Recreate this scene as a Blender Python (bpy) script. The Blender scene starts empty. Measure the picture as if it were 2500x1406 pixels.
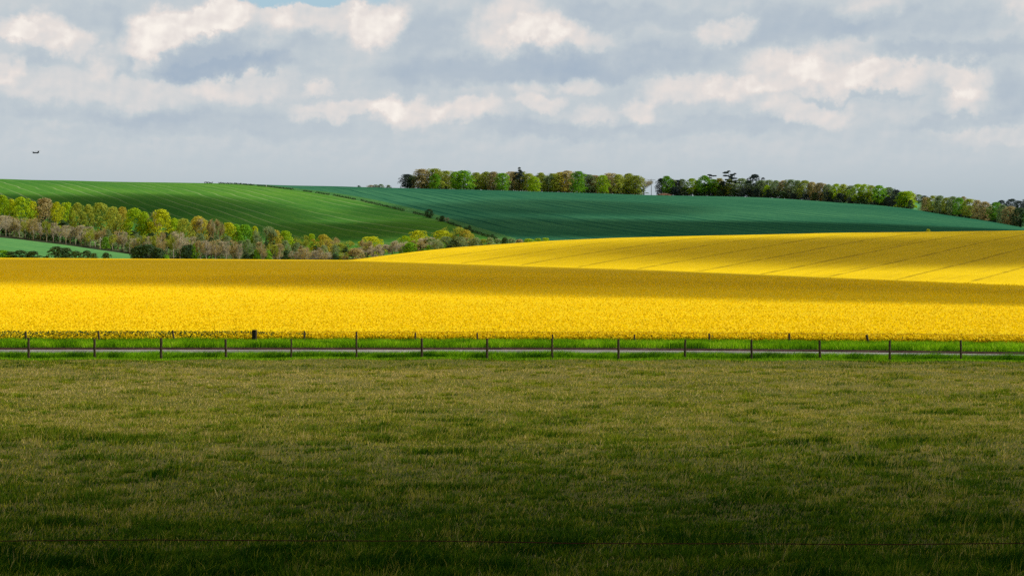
import bpy, bmesh, math, random
import numpy as np
from mathutils import Vector, noise as mnoise

random.seed(7)
rng = np.random.default_rng(11)
F = 4860.0          # focal length in pixels of the 2500 px wide photograph
HZ = 703.0          # row of the level line of sight
R = math.radians
scene = bpy.context.scene
COL = scene.collection

# ------------------------------------------------------------------ camera
cam = bpy.data.cameras.new('camera')
cam.sensor_width = 36.0
cam.lens = 36.0 * F / 2500.0
cam.clip_start = 0.5
cam.clip_end = 20000.0
camo = bpy.data.objects.new('camera', cam)
camo.location = (0, 0, 0)
camo.rotation_euler = (R(90), 0, 0)
COL.objects.link(camo)
scene.camera = camo

# ------------------------------------------------------------------ view
scene.view_settings.view_transform = 'Standard'
scene.view_settings.look = 'None'
scene.view_settings.gamma = 1.0
scene.view_settings.exposure = 0.0
scene.view_settings.use_curve_mapping = False
scene.cycles.max_bounces = 6
scene.cycles.diffuse_bounces = 2
scene.cycles.transmission_bounces = 3
scene.cycles.transparent_max_bounces = 16
scene.cycles.use_denoising = False

SUN_AZ, SUN_EL = 84.0, 42.0      # degrees right of the view direction, above the horizon
SUNV = Vector((math.sin(R(SUN_AZ)) * math.cos(R(SUN_EL)), math.cos(R(SUN_AZ)) * math.cos(R(SUN_EL)), math.sin(R(SUN_EL))))


def srgb(r, g, b):
    def f(c):
        c /= 255.0
        return c / 12.92 if c <= 0.04045 else ((c + 0.055) / 1.055) ** 2.4
    return (f(r), f(g), f(b), 1.0)


class NT:
    """small helper round a node tree"""
    def __init__(self, tree):
        self.t = tree
        self.t.nodes.clear()

    def n(self, kind, **kw):
        nd = self.t.nodes.new('ShaderNode' + kind)
        for k, v in kw.items():
            setattr(nd, k, v)
        return nd

    def l(self, a, b):
        self.t.links.new(a, b)

    def put(self, sock, v):
        if hasattr(v, 'is_linked') or isinstance(v, bpy.types.NodeSocket):
            self.l(v, sock)
        else:
            sock.default_value = v

    def m(self, op, a, b=None, c=None, clamp=False):
        nd = self.n('Math', operation=op, use_clamp=clamp)
        self.put(nd.inputs[0], a)
        if b is not None: self.put(nd.inputs[1], b)
        if c is not None: self.put(nd.inputs[2], c)
        return nd.outputs[0]

    def mix(self, f, a, b, blend='MIX'):
        nd = self.n('Mix', data_type='RGBA', blend_type=blend)
        self.put(nd.inputs[0], f); self.put(nd.inputs[6], a); self.put(nd.inputs[7], b)
        return nd.outputs[2]

    def smooth(self, x, lo, hi, a=0.0, b=1.0):
        nd = self.n('MapRange', interpolation_type='SMOOTHSTEP')
        self.put(nd.inputs[0], x); nd.inputs[1].default_value = lo; nd.inputs[2].default_value = hi
        nd.inputs[3].default_value = a; nd.inputs[4].default_value = b
        return nd.outputs[0]

    def noise(self, vec, scale, detail=3.0, rough=0.55, out=0, dist=0.0):
        nd = self.n('TexNoise')
        self.put(nd.inputs['Vector'], vec)
        nd.inputs['Scale'].default_value = scale; nd.inputs['Detail'].default_value = detail
        nd.inputs['Roughness'].default_value = rough; nd.inputs['Distortion'].default_value = dist
        return nd.outputs[out]

    def mapping(self, vec, loc=(0, 0, 0), rot=(0, 0, 0), scale=(1, 1, 1)):
        nd = self.n('Mapping')
        self.put(nd.inputs[0], vec)
        nd.inputs[1].default_value = loc; nd.inputs[2].default_value = rot; nd.inputs[3].default_value = scale
        return nd.outputs[0]

    def ramp(self, f, stops):
        nd = self.n('ValToRGB')
        cr = nd.color_ramp
        while len(cr.elements) < len(stops): cr.elements.new(0.5)
        for e, (p, c) in zip(cr.elements, stops):
            e.position = p; e.color = c
        self.put(nd.inputs[0], f)
        return nd.outputs[0]


# ------------------------------------------------------------------ sky
world = bpy.data.worlds.new('World')
scene.world = world
world.use_nodes = True
W = NT(world.node_tree)
tc = W.n('TexCoord').outputs['Generated']
sep = W.n('SeparateXYZ'); W.l(tc, sep.inputs[0])
az = W.m('ARCTAN2', sep.outputs[0], sep.outputs[1])
el = W.m('ARCSINE', sep.outputs[2])
PPD = F                                   # units: one unit = 100 px worth of angle
cx = W.m('MULTIPLY', az, F / 100.0)
cy = W.m('MULTIPLY', el, F / 100.0)
cmb = W.n('CombineXYZ'); W.l(cx, cmb.inputs[0]); W.l(cy, cmb.inputs[1])
P0 = cmb.outputs[0]
# domain warp gives the blobs their billowing outline
w1 = W.n('VectorMath', operation='SUBTRACT'); W.l(W.noise(P0, 1.6, 8, 0.62, 1), w1.inputs[0]); w1.inputs[1].default_value = (.5, .5, .5)
w1s = W.n('VectorMath', operation='SCALE'); W.l(w1.outputs[0], w1s.inputs[0]); w1s.inputs[3].default_value = 0.9
w2 = W.n('VectorMath', operation='SUBTRACT'); W.l(W.noise(P0, 0.55, 2, 0.5, 1), w2.inputs[0]); w2.inputs[1].default_value = (.5, .5, .5)
w2s = W.n('VectorMath', operation='SCALE'); W.l(w2.outputs[0], w2s.inputs[0]); w2s.inputs[3].default_value = 0.9
wa = W.n('VectorMath', operation='ADD'); W.l(w1s.outputs[0], wa.inputs[0]); W.l(w2s.outputs[0], wa.inputs[1])
wb = W.n('VectorMath', operation='ADD'); W.l(P0, wb.inputs[0]); W.l(wa.outputs[0], wb.inputs[1])
PW = wb.outputs[0]


def azel(px, py):
    a = math.atan((px - 1250) / F)
    e = math.atan((HZ - py) / F * math.cos(a))
    return a * F / 100.0, e * F / 100.0


BRIGHT = [  # px, py, rx, ry, strength, tilt
    (105, 75, 75, 62, 1.0, 0), (30, 70, 50, 36, .8, 0), (185, 105, 38, 50, .6, 0), (262, 135, 40, 60, .6, 30),
    (425, 58, 150, 62, 1.25, -12), (545, 22, 66, 50, 1.2, 0), (365, 100, 70, 42, .8, 0), (640, 70, 85, 80, .55, 0),
    (930, 52, 90, 60, 1.15, -15), (790, 45, 150, 45, .6, 0), (15, 170, 40, 45, .6, 0), (345, 150, 28, 34, .5, 0),
    (1240, 60, 150, 60, .75, 0), (1330, 80, 110, 40, .6, 0), (1430, 90, 95, 34, .5, 10), (1765, 68, 95, 36, .95, -6),
    (990, 272, 110, 42, .75, 0), (1150, 272, 100, 36, .75, 0), (860, 262, 160, 28, .6, 0), (230, 215, 330, 55, .4, 0),
    (590, 215, 140, 36, .5, 0), (780, 212, 40, 24, .6, 0), (1290, 208, 44, 28, .55, 0), (1410, 205, 80, 26, .5, 0),
    (1310, 250, 75, 22, .6, 0), (1560, 262, 50, 34, .7, 0), (1455, 275, 60, 34, .45, 0), (1660, 222, 110, 40, .6, 0),
    (1800, 220, 90, 46, .7, 0), (1900, 175, 110, 75, .75, 0), (2050, 165, 120, 75, .85, 0), (2170, 185, 100, 50, .75, 0),
    (1960, 272, 130, 34, .6, 0), (2350, 190, 90, 50, .75, 20), (2380, 238, 80, 36, .55, 0), (2140, 20, 110, 36, .45, 0),
    (2490, 20, 60, 60, .5, 0), (700, 120, 60, 40, .35, 0), (2450, 320, 160, 30, .35, 0), (160, 300, 200, 20, .1, 0)]
DARK = [
    (570, 130, 230, 62, .95, -6), (560, 165, 230, 26, .6, 0), (1060, 70, 150, 60, .55, -20), (1230, 165, 360, 46, .8, 0),
    (1480, 40, 260, 45, .55, 0), (1550, 150, 320, 46, .5, 0), (1920, 62, 260, 60, .6, 0), (1680, 105, 160, 30, .3, 0),
    (2220, 55, 260, 50, .45, 0), (2250, 130, 300, 28, .65, 0), (2460, 225, 90, 70, .6, 0), (2090, 235, 170, 12, .4, 0),
    (2330, 295, 150, 24, .5, 0), (180, 272, 330, 34, .35, 0), (520, 300, 420, 40, .4, 0), (1350, 315, 220, 30, .5, 0),
    (1750, 312, 260, 30, .4, 0), (290, 100, 50, 80, .5, 0), (220, 30, 120, 40, .35, 0), (1000, 190, 60, 60, .2, 0), (380, 175, 160, 16, .4, 0),
    (80, 145, 90, 14, .35, 0)]


def blobs(items, shrp):
    total = None
    for (px, py, rx, ry, s, tilt) in items:
        a, e = azel(px, py)
        mp = W.n('Mapping', vector_type='TEXTURE')
        W.l(PW, mp.inputs[0])
        mp.inputs[1].default_value = (a, e, 0); mp.inputs[2].default_value = (0, 0, R(-tilt)); mp.inputs[3].default_value = (rx / 100 * 1.15, ry / 100 * 1.15, 50)
        g = W.n('TexGradient', gradient_type='SPHERICAL'); W.l(mp.outputs[0], g.inputs[0])
        v = W.smooth(g.outputs[1], 0.0, shrp)
        total = W.m('MULTIPLY_ADD', v, s, total if total is not None else 0.0)
    return total


bri = blobs(BRIGHT, 0.55)
drk = blobs(DARK, 0.62)
PS = W.mapping(P0, scale=(0.45, 1.25, 1))
n1 = W.m('SUBTRACT', W.noise(PS, 1.1, 7, 0.6), 0.5)
n2 = W.m('SUBTRACT', W.noise(P0, 3.2, 8, 0.62), 0.5)
fade = W.smooth(cy, 2.0, 3.9)                         # clouds dissolve into the haze low down
light = W.mapping(P0, loc=(0.10, -0.12, 0))
rel = W.m('SUBTRACT', W.noise(P0, 1.1, 3, 0.5), W.noise(light, 1.1, 3, 0.5))
bri = W.m('MINIMUM', bri, 1.2)
v = W.m('SUBTRACT', W.m('MULTIPLY', bri, 0.95), W.m('MULTIPLY', drk, 0.8))
v = W.m('ADD', v, W.m('MULTIPLY', rel, W.m('MULTIPLY_ADD', W.m('MAXIMUM', bri, 0.0), 1.3, 1.0)))
v = W.m('ADD', v, W.m('MULTIPLY', n1, 0.75))
v = W.m('ADD', v, W.m('MULTIPLY', n2, W.m('MULTIPLY_ADD', W.m('MINIMUM', bri, 1.0), 0.2, 0.12)))
v = W.m('MULTIPLY', v, fade)
v = W.m('MULTIPLY_ADD', v, 0.36, 0.44)
cloudcol = W.ramp(v, [(0.0, srgb(165, 181, 198)), (0.24, srgb(180, 192, 203)), (0.42, srgb(194, 203, 209)), (0.58, srgb(212, 213, 214)), (0.74, srgb(229, 222, 218)), (0.95, srgb(250, 243, 235))])
horizon = W.ramp(W.smooth(cy, 1.6, 4.2), [(0.0, srgb(175, 188, 196)), (1.0, srgb(187, 198, 205))])
skyvis = W.mix(W.smooth(cy, 1.8, 3.6), horizon, cloudcol)
blue = W.mix(W.smooth(W.m('ADD', blobs([(720, 8, 120, 26, 1, 0), (760, -20, 260, 40, 1, 0)], .5), W.m('MULTIPLY', n2, .8)), 0.35, 1.3), skyvis, srgb(170, 199, 214))
# higher up: broken cloud over the physical sky, never in the picture
nish = W.n('TexSky', sky_type='NISHITA', sun_disc=False)
nish.sun_elevation = R(SUN_EL); nish.sun_rotation = R(SUN_AZ)
nsc = W.n('VectorMath', operation='SCALE'); W.l(nish.outputs[0], nsc.inputs[0]); nsc.inputs[3].default_value = 0.08
high = W.mix(W.smooth(W.noise(W.mapping(tc, scale=(1, 1, 2.5)), 2.2, 6, 0.6), 0.4, 0.62), nsc.outputs[0], srgb(120, 128, 140))
skyc = W.mix(W.smooth(cy, 8.6, 20.0), blue, high)
skyc = W.mix(W.smooth(cy, -1.5, -0.2), srgb(60, 75, 60), skyc)
bg = W.n('Background'); W.l(skyc, bg.inputs[0]); bg.inputs[1].default_value = 1.0
wo = W.n('OutputWorld'); W.l(bg.outputs[0], wo.inputs[0])

# ------------------------------------------------------------------ sun
sl = bpy.data.lights.new('sun', 'SUN')
sl.energy = 4.6
sl.angle = R(0.5)
sl.color = (1.0, 0.96, 0.88)
so = bpy.data.objects.new('sun', sl)
so.rotation_euler = (-SUNV).to_track_quat('-Z', 'Y').to_euler()
so.location = (300, 200, 400)
COL.objects.link(so)


# ------------------------------------------------------------------ object helpers
def tag(o, label=None, cat=None, group=None, kind=None):
    if label: o['label'] = label
    if cat: o['category'] = cat
    if group: o['group'] = group
    if kind: o['kind'] = kind
    return o


def link(name, me, mat=None, parent=None, kind=None):
    o = bpy.data.objects.new(name, me)
    COL.objects.link(o)
    if mat is not None and me is not None:
        if len(me.materials) == 0: me.materials.append(mat)
    if parent is not None: o.parent = parent
    if kind: o['kind'] = kind
    return o


def empty(name, loc=(0, 0, 0), rz=0.0):
    o = bpy.data.objects.new(name, None)
    COL.objects.link(o)
    o.location = loc; o.rotation_euler = (0, 0, rz); o.empty_display_size = 0.3
    return o


def np_mesh(name, verts, faces, smooth=False, attrs=None):
    """verts (n,3), faces (m,k) with one k"""
    me = bpy.data.meshes.new(name)
    verts = np.asarray(verts, dtype=np.float32); faces = np.asarray(faces, dtype=np.int32)
    k = faces.shape[1]
    me.vertices.add(len(verts)); me.vertices.foreach_set('co', verts.ravel())
    me.loops.add(faces.size); me.loops.foreach_set('vertex_index', faces.ravel())
    me.polygons.add(len(faces))
    me.polygons.foreach_set('loop_start', np.arange(0, faces.size, k, dtype=np.int32))
    if smooth: me.polygons.foreach_set('use_smooth', np.ones(len(faces), dtype=bool))
    for an, av in (attrs or {}).items():
        at = me.attributes.new(an, 'FLOAT', 'POINT'); at.data.foreach_set('value', np.asarray(av, dtype=np.float32))
    me.update(calc_edges=True)
    return me


def grid_mesh(name, X, Y, Z, smooth=True):
    r, c = X.shape
    v = np.stack([X, Y, Z], -1).reshape(-1, 3)
    i = np.arange(r * c).reshape(r, c)
    f = np.stack([i[:-1, :-1], i[:-1, 1:], i[1:, 1:], i[1:, :-1]], -1).reshape(-1, 4)
    return np_mesh(name, v, f, smooth)


# ------------------------------------------------------------------ the lie of the land
def ip(x, pts):
    a = np.array(pts, float)
    return np.interp(x, a[:, 0], a[:, 1])


def sip(x, pts):
    """interp with the corners rounded a little"""
    x = np.asarray(x, float)
    return (ip(x - 30, pts) + ip(x - 15, pts) + 2 * ip(x, pts) + ip(x + 15, pts) + ip(x + 30, pts)) / 6.0


def shift(X):
    """the road and everything along it comes closer towards the right"""
    X = np.asarray(X, float)
    t = np.clip(X, 0, 44.0) / 26.0
    return -7.4 * np.where(t < 1.6, t ** 1.7, 1.6 ** 1.7 + 1.7 * 1.6 ** .7 * (t - 1.6))


def fence_y(X): return 98.0 + 0.52 * shift(X)
def road_y(X): return 108.0 + shift(X)
def edge_y(X): return 119.2 + shift(X) * 0.9


def pasture_z(X, Y):
    z = np.interp(Y, [-40, 0, 6, 9, 14, 20, 30, 200], [-1.5, -1.62, -1.68, -1.85, -2.55, -3.2, -3.5, -3.5])
    return z + 0.05 * np.sin(X * .31 + 1) * np.sin(Y * .23) + 0.03 * np.sin(X * 1.1 + Y * .7)


C1 = [(-2500, 600), (-800, 618), (0, 629.5), (420, 632), (860, 635), (1300, 648), (1600, 658), (2100, 680), (2500, 697), (3200, 715), (5000, 722)]
Y1P = [(-2500, 480), (0, 450), (1250, 410), (2500, 340), (5000, 330)]
C2 = [(-2500, 690), (600, 652), (860, 634.5), (900, 629), (1000, 616), (1100, 605), (1200, 597.5), (1340, 588), (1500, 581), (1700, 576), (1900, 572), (2040, 568.5), (2200, 567), (2350, 565), (2500, 563), (3300, 556), (5000, 550)]
Y2P = [(-2500, 500), (600, 500), (860, 510), (1300, 560), (2500, 650), (5000, 700)]
EP = [(-2500, 520), (-400, 548), (0, 576), (42, 580), (104, 588), (151, 593), (218, 603), (269, 610), (319, 617), (420, 632), (600, 645)]
RP = [(-2500, 400), (-600, 428), (0, 437), (84, 440), (168, 441), (252, 443.5), (336, 445), (420, 446), (568, 448.5), (700, 453), (820, 455), (900, 457.5), (980, 459.5), (1080, 462), (1220, 465), (1300, 468), (1450, 472), (1600, 477), (1737, 479), (1858, 482), (1950, 487.5), (2060, 496), (2132, 500), (2224, 510), (2261, 517), (2316, 526), (2408, 539), (2500, 556), (2600, 580), (5000, 620)]
YRP = [(-2500, 1250), (0, 1250), (1300, 1290), (1700, 1300), (2224, 1160), (2500, 1010), (5000, 980)]


def e_row(px):
    px = np.asarray(px, float)
    left = sip(px, EP)
    right = sip(px, C2) + 8
    w = np.clip((px - 600) / 260.0, 0, 1)
    return left * (1 - w) + right * w


def a_dist(px): return np.maximum(562.0, sip(px, Y2P) + 34.0)
def b_dist(px): return a_dist(px) + 85.0


def rape_z(px, Y):
    """top of the yellow crop"""
    px = np.asarray(px, float); Y = np.asarray(Y, float)
    X = (px - 1250) / F * Y
    ye = edge_y(X) + 0.8
    c1 = sip(px, C1); y1 = sip(px, Y1P)
    front = HZ + 2.52 * F / ye
    t = np.clip((Y - ye) / (y1 - ye), -0.05, 3.0)
    s = np.where(t < 1, 1 - np.abs(1 - t) ** 1.7, 1 - 0.9 * np.abs(t - 1) ** 1.8)
    z1 = (HZ - (front + (c1 - front) * s)) * Y / F
    c2 = sip(px, C2); y2 = sip(px, Y2P)
    yb = y1 * 1.06
    pb = c1 + 16
    t2 = (Y - yb) / (y2 - yb)
    s2 = np.where(t2 < 1, 1 - np.abs(1 - t2) ** 1.5, 1 - 1.5 * np.abs(t2 - 1) ** 1.7)
    z2 = (HZ - (pb + (c2 - pb) * s2)) * Y / F
    z2 = np.where(t2 < -0.3, -99, z2)
    ragged = 0.30 + 0.14 * np.sin(X * .9) * np.sin(X * .37 + 1) + np.interp(X, [-16, -11], [.28, 0])
    z1 = z1 - ragged * np.exp(-np.clip(Y - ye, 0, None) / 1.3)
    return np.maximum(z1, z2)


def land_z(px, Y):
    """ground beyond the yellow field"""
    px = np.asarray(px, float); Y = np.asarray(Y, float)
    a = a_dist(px); b = b_dist(px); e = e_row(px)
    yr = sip(px, YRP); r = sip(px, RP)
    pb = e - 6
    lo = e + (a - Y) * 0.95                                      # lower field, below the belt
    mid = e + (pb - e) * (Y - a) / (b - a)
    t = (Y - b) / (yr - b)
    s = np.where(t < 1, 1 - np.abs(1 - np.clip(t, 0, 1)) ** 1.8, 1 - 1.0 * np.abs(t - 1) ** 1.8)
    up = pb + (r - pb) * s
    row = np.where(Y < a, lo, np.where(Y < b, mid, up))
    return (HZ - row) * Y / F


def land_y(px, row):
    """distance at which the green hill shows at that picture row"""
    b = b_dist(px); yr = sip(px, YRP); r = sip(px, RP); pb = e_row(px) - 6
    s = np.clip((row - pb) / (r - pb), 0, 1)
    return b + (yr - b) * (1 - (1 - s) ** (1 / 1.8))


def P(px, Y, z):
    return np.array([(px - 1250) / F * Y, Y, z])


# ------------------------------------------------------------------ materials
def new_mat(name):
    m = bpy.data.materials.new(name); m.use_nodes = True
    return m, NT(m.node_tree)


def finish(N, col, rough=0.9, spec=0.15, bump=None, bstr=0.3, bdist=0.1, trans=0.0, tcol=None, sheen=0.0):
    b = N.n('BsdfPrincipled')
    N.put(b.inputs['Base Color'], col)
    b.inputs['Roughness'].default_value = rough
    b.inputs['Specular IOR Level'].default_value = spec
    if bump is not None:
        bp = N.n('Bump'); N.put(bp.inputs['Height'], bump); bp.inputs['Strength'].default_value = bstr; bp.inputs['Distance'].default_value = bdist
        N.l(bp.outputs[0], b.inputs['Normal'])
    out = N.n('OutputMaterial')
    if trans > 0:
        tr = N.n('BsdfTranslucent'); N.put(tr.inputs[0], tcol if tcol is not None else col)
        mx = N.n('MixShader'); mx.inputs[0].default_value = trans
        N.l(b.outputs[0], mx.inputs[1]); N.l(tr.outputs[0], mx.inputs[2]); N.l(mx.outputs[0], out.inputs[0])
    else:
        N.l(b.outputs[0], out.inputs[0])
    return b


def geo_pos(N): return N.n('NewGeometry').outputs['Position']


def leaf_mat(name, c1, c2, c3=None, trans=0.48, scale=0.9):
    m, N = new_mat(name)
    oc = N.n('TexCoord').outputs['Object']
    rnd = N.n('ObjectInfo').outputs['Random']
    nz = N.noise(N.mapping(oc, scale=(1, 1, 1)), scale * 6, 3, 0.6)
    t = N.m('ADD', nz, N.m('MULTIPLY', N.m('SUBTRACT', rnd, 0.5), 0.25))
    a = N.n('Attribute', attribute_name='tone').outputs['Fac']
    t = N.m('ADD', N.m('MULTIPLY', t, 0.65), N.m('MULTIPLY', a, 0.35))
    st = [(0.25, c1), (0.5, c2), (0.75, c3 or c2)]
    col = N.ramp(t, st)
    finish(N, col, 0.75, 0.2, trans=trans)
    return m


def flat_mat(name, c, rough=0.85, spec=0.2, var=0.35, sc=3.0, metal=0.0):
    m, N = new_mat(name)
    oc = N.n('TexCoord').outputs['Object']
    nz = N.noise(oc, sc, 5, 0.6)
    d = tuple(x * (1 - var) for x in c[:3]) + (1,); e = tuple(min(1, x * (1 + var)) for x in c[:3]) + (1,)
    b = finish(N, N.ramp(nz, [(0.3, d), (0.7, e)]), rough, spec, bump=nz, bstr=0.4, bdist=0.02)
    b.inputs['Metallic'].default_value = metal
    return m


def lin(r, g, b): return (r, g, b, 1.0)


# tramline direction: (angle of the normal, spacing, offset)
def tram(N, pos, ang, spacing, off, width, wob=1.2):
    wv = N.n('VectorMath', operation='SUBTRACT'); N.l(N.noise(pos, 0.01, 2, 0.5, 1), wv.inputs[0]); wv.inputs[1].default_value = (.5, .5, .5)
    ws = N.n('VectorMath', operation='SCALE'); N.l(wv.outputs[0], ws.inputs[0]); ws.inputs[3].default_value = wob * 8
    wadd = N.n('VectorMath', operation='ADD'); N.l(pos, wadd.inputs[0]); N.l(ws.outputs[0], wadd.inputs[1])
    dt = N.n('VectorMath', operation='DOT_PRODUCT'); N.l(wadd.outputs[0], dt.inputs[0]); dt.inputs[1].default_value = (math.cos(ang), math.sin(ang), 0)
    d = N.m('ADD', dt.outputs['Value'], off)
    md = N.m('PINGPONG', d, spacing / 2.0)
    return N.smooth(md, width * 1.0, width * 0.25)


def crop_mat(name, dark, mid, light, ang, spacing, off, linecol, linew, linestr, streak=1.0):
    m, N = new_mat(name)
    pos = geo_pos(N)
    rp = N.mapping(pos, rot=(0, 0, -ang), scale=(1, 1, 0))      # x across the drilling, y along it
    st = N.noise(N.mapping(rp, scale=(0.12, 0.006, 1)), 1.0, 6, 0.65)
    big = N.noise(pos, 0.006, 3, 0.5)
    fine = N.noise(pos, 0.5, 3, 0.7)
    t = N.m('ADD', N.m('MULTIPLY', st, 0.55 * streak), N.m('MULTIPLY', big, 0.45))
    t = N.m('ADD', t, N.m('MULTIPLY', N.m('SUBTRACT', fine, 0.5), 0.5))
    col = N.ramp(t, [(0.28, dark), (0.47, mid), (0.68, light)])
    ln = tram(N, pos, ang, spacing, off, linew)
    pat = N.smooth(N.noise(N.mapping(rp, scale=(0.05, 0.006, 1)), 1.0, 3, 0.6), 0.38, 0.62, 0.22, 1.0)
    col = N.mix(N.m('MULTIPLY', N.m('MULTIPLY', ln, pat), linestr), col, linecol)
    finish(N, col, 1.0, 0.0, bump=fine, bstr=0.25, bdist=0.25)
    return m

def mottled(name, stops, sc=1.2, sc2=0.12, bump=0.5, bdist=0.1, rough=0.95):
    m, N = new_mat(name)
    pos = geo_pos(N)
    a = N.noise(pos, sc, 5, 0.65); b = N.noise(pos, sc2, 3, 0.5)
    t = N.m('ADD', N.m('MULTIPLY', a, 0.6), N.m('MULTIPLY', b, 0.4))
    finish(N, N.ramp(t, stops), rough, 0.1, bump=a, bstr=bump, bdist=bdist)
    return m


M = {}
M['soil'] = mottled('pasture_soil', [(0.3, lin(.03, .04, .005)), (0.5, lin(.10, .10, .018)), (0.7, lin(.20, .16, .05))], 2.5, 0.2)
M['verge'] = mottled('verge_soil', [(0.3, lin(.012, .035, .004)), (0.6, lin(.03, .09, .008))], 2.5, 0.3)
M['ground'] = mottled('ground', [(0.3, lin(.02, .08, .02)), (0.7, lin(.05, .16, .04))], 0.05, 0.01)
M['dirt'] = mottled('roadside_dirt', [(0.3, lin(.010, .005, .004)), (0.52, lin(.035, .017, .012)), (0.68, lin(.12, .07, .06)), (.8, lin(.5, .4, .35))], 4.0, 0.6)
M['road'] = mottled('asphalt', [(0.3, lin(.08, .075, .07)), (0.5, lin(.17, .16, .15)), (0.7, lin(.36, .34, .32))], 1.5, 0.15, rough=0.6)
M['glint'] = flat_mat('road_glint_white', (.8, .8, .78), 0.6, 0.3, 0.15, 1.0)  # white for the bright sheen of the road surface
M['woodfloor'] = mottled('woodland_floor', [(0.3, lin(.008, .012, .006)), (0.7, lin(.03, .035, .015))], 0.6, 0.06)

# yellow crop seen as a surface
def rape_surface():
    m, N = new_mat('rape_canopy')
    pos = geo_pos(N)
    fine = N.noise(pos, 2.6, 4, 0.75)
    mid = N.noise(N.mapping(pos, scale=(.12, .5, 0)), 1.0, 5, 0.65)
    big = N.noise(N.mapping(pos, scale=(.010, .03, 0)), 1.0, 3, 0.5)
    t = N.m('ADD', N.m('MULTIPLY', fine, 0.55), N.m('ADD', N.m('MULTIPLY', mid, 0.27), N.m('MULTIPLY', big, 0.18)))
    col = N.ramp(t, [(0.28, lin(.22, .17, .003)), (0.42, lin(.62, .44, .002)), (0.58, lin(.80, .575, .003))])
    ln = tram(N, pos, R(-25), 15.0, 144.5, 0.8, 0.35)
    sep = N.n('SeparateXYZ'); N.l(pos, sep.inputs[0])
    # the tramlines show on the second slope only
    beyond = N.smooth(N.m('ADD', sep.outputs[1], N.m('MULTIPLY', sep.outputs[0], 0.45)), 425, 445)
    pat = N.smooth(N.noise(pos, 0.12, 5, 0.75), 0.35, 0.62, 0.15, .95)
    rp = N.mapping(pos, rot=(0, 0, R(25)), scale=(1, 1, 0))
    drill = N.smooth(N.noise(N.mapping(rp, scale=(.45, .012, 1)), 1.0, 4, 0.7), 0.5, 0.72)
    col = N.mix(N.m('MULTIPLY', N.m('MULTIPLY', drill, beyond), 0.45), col, lin(.36, .235, .004))
    col = N.mix(N.m('MULTIPLY', N.m('MULTIPLY', ln, beyond), pat), col, lin(.33, .23, .004))
    bmp = N.m('SUBTRACT', fine, N.m('MULTIPLY', N.m('MULTIPLY', ln, beyond), 1.2))
    finish(N, col, 0.9, 0.05, bump=bmp, bstr=0.5, bdist=0.25)
    return m


M['rape'] = rape_surface()
M['flower'] = leaf_mat('rape_flower', lin(.76, .55, .002), lin(.93, .69, .003), lin(.97, .77, .006), trans=0.4)
M['stem'] = leaf_mat('rape_stem', lin(.015, .04, .006), lin(.04, .10, .012), lin(.10, .20, .02), trans=0.25)
M['cropL'] = crop_mat('spring_crop', lin(.045, .16, .03), lin(.11, .26, .032), lin(.22, .37, .045), R(20), 9.0, 3.0, lin(.30, .36, .17), 0.75, 0.6, 0.4)
M['cropR'] = crop_mat('winter_wheat', lin(.02, .105, .058), lin(.045, .16, .08), lin(.085, .24, .10), R(14), 9.0, 0.0, lin(.006, .06, .04), 1.5, 0.8, 0.6)
M['cropN'] = crop_mat('young_crop', lin(.055, .18, .06), lin(.08, .225, .075), lin(.11, .27, .09), R(80), 12.0, 0.0, lin(.04, .2, .08), 0.6, 0.4)
M['margin'] = mottled('rough_grass', [(0.3, lin(.02, .09, .02)), (0.5, lin(.045, .16, .03)), (0.7, lin(.10, .24, .05))], 0.7, 0.05)
M['farfield'] = mottled('far_pasture', [(0.3, lin(.06, .2, .07)), (0.7, lin(.10, .3, .1))], 0.05, 0.01)

# ------------------------------------------------------------------ terrain sheets
# ground to the horizon
ang = np.linspace(0, 2 * np.pi, 97); rr = np.concatenate([[0.5, 200, 600], np.geomspace(1200, 9000, 8)])
A2, R2 = np.meshgrid(ang, rr)
go = link('ground', grid_mesh('ground', R2 * np.sin(A2), R2 * np.cos(A2), np.full_like(A2, -9.0)), M['ground'], kind='structure')

xs = np.linspace(-90, 90, 361)
TT = np.linspace(0, 1, 260)
def strip(name, xs, ylo, yhi, zf, n, mat):
    t = np.linspace(0, 1, n)[:, None]
    X = np.repeat(xs[None, :], n, 0)
    Y = ylo(xs)[None, :] * (1 - t) + yhi(xs)[None, :] * t
    return link(name, grid_mesh(name, X, Y, zf(X, Y, t) + 0 * X), mat, kind='structure')


def const(v): return lambda X: np.full_like(np.asarray(X, float), v)
strip('pasture', xs, const(-40.0), fence_y, lambda X, Y, t: pasture_z(X, Y), 280, M['soil'])
strip('near_verge', xs, fence_y, road_y, lambda X, Y, t: pasture_z(X, fence_y(X)) * (1 - t) + t * (-3.5) - 0.12 * np.sin(np.pi * t), 16, M['verge'])
strip('road', xs, road_y, lambda X: road_y(X) + 3.9, lambda X, Y, t: -3.5 + 0.05 * np.sin(np.pi * t), 8, M['road'])
strip('dirt_shoulder', xs, lambda X: road_y(X) + 3.9, lambda X: road_y(X) + 6.0, lambda X, Y, t: -3.5 + 0.09 * t + 0.02 * np.sin(X * 5.1) * np.sin(X * 1.7) * np.sin(np.pi * t), 6, M['dirt'])
strip('far_verge', xs, lambda X: road_y(X) + 6.0, lambda X: edge_y(X) + 1.5, lambda X, Y, t: -3.41 + 0.12 * t, 12, M['verge'])
for nm, o1, o2, zz in (('glint_strip', 1.2, 1.7, -3.488), ('glint_strip', 3.5, 3.75, -3.487)):
    strip('road_glint', xs, lambda X: road_y(X) + o1, lambda X: road_y(X) + o2, lambda X, Y, t: zz + 0 * X + 0.012 * (1 if o1 < 1 else 0.6), 2, M['glint'])  # road sheen put in as white strips

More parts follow.
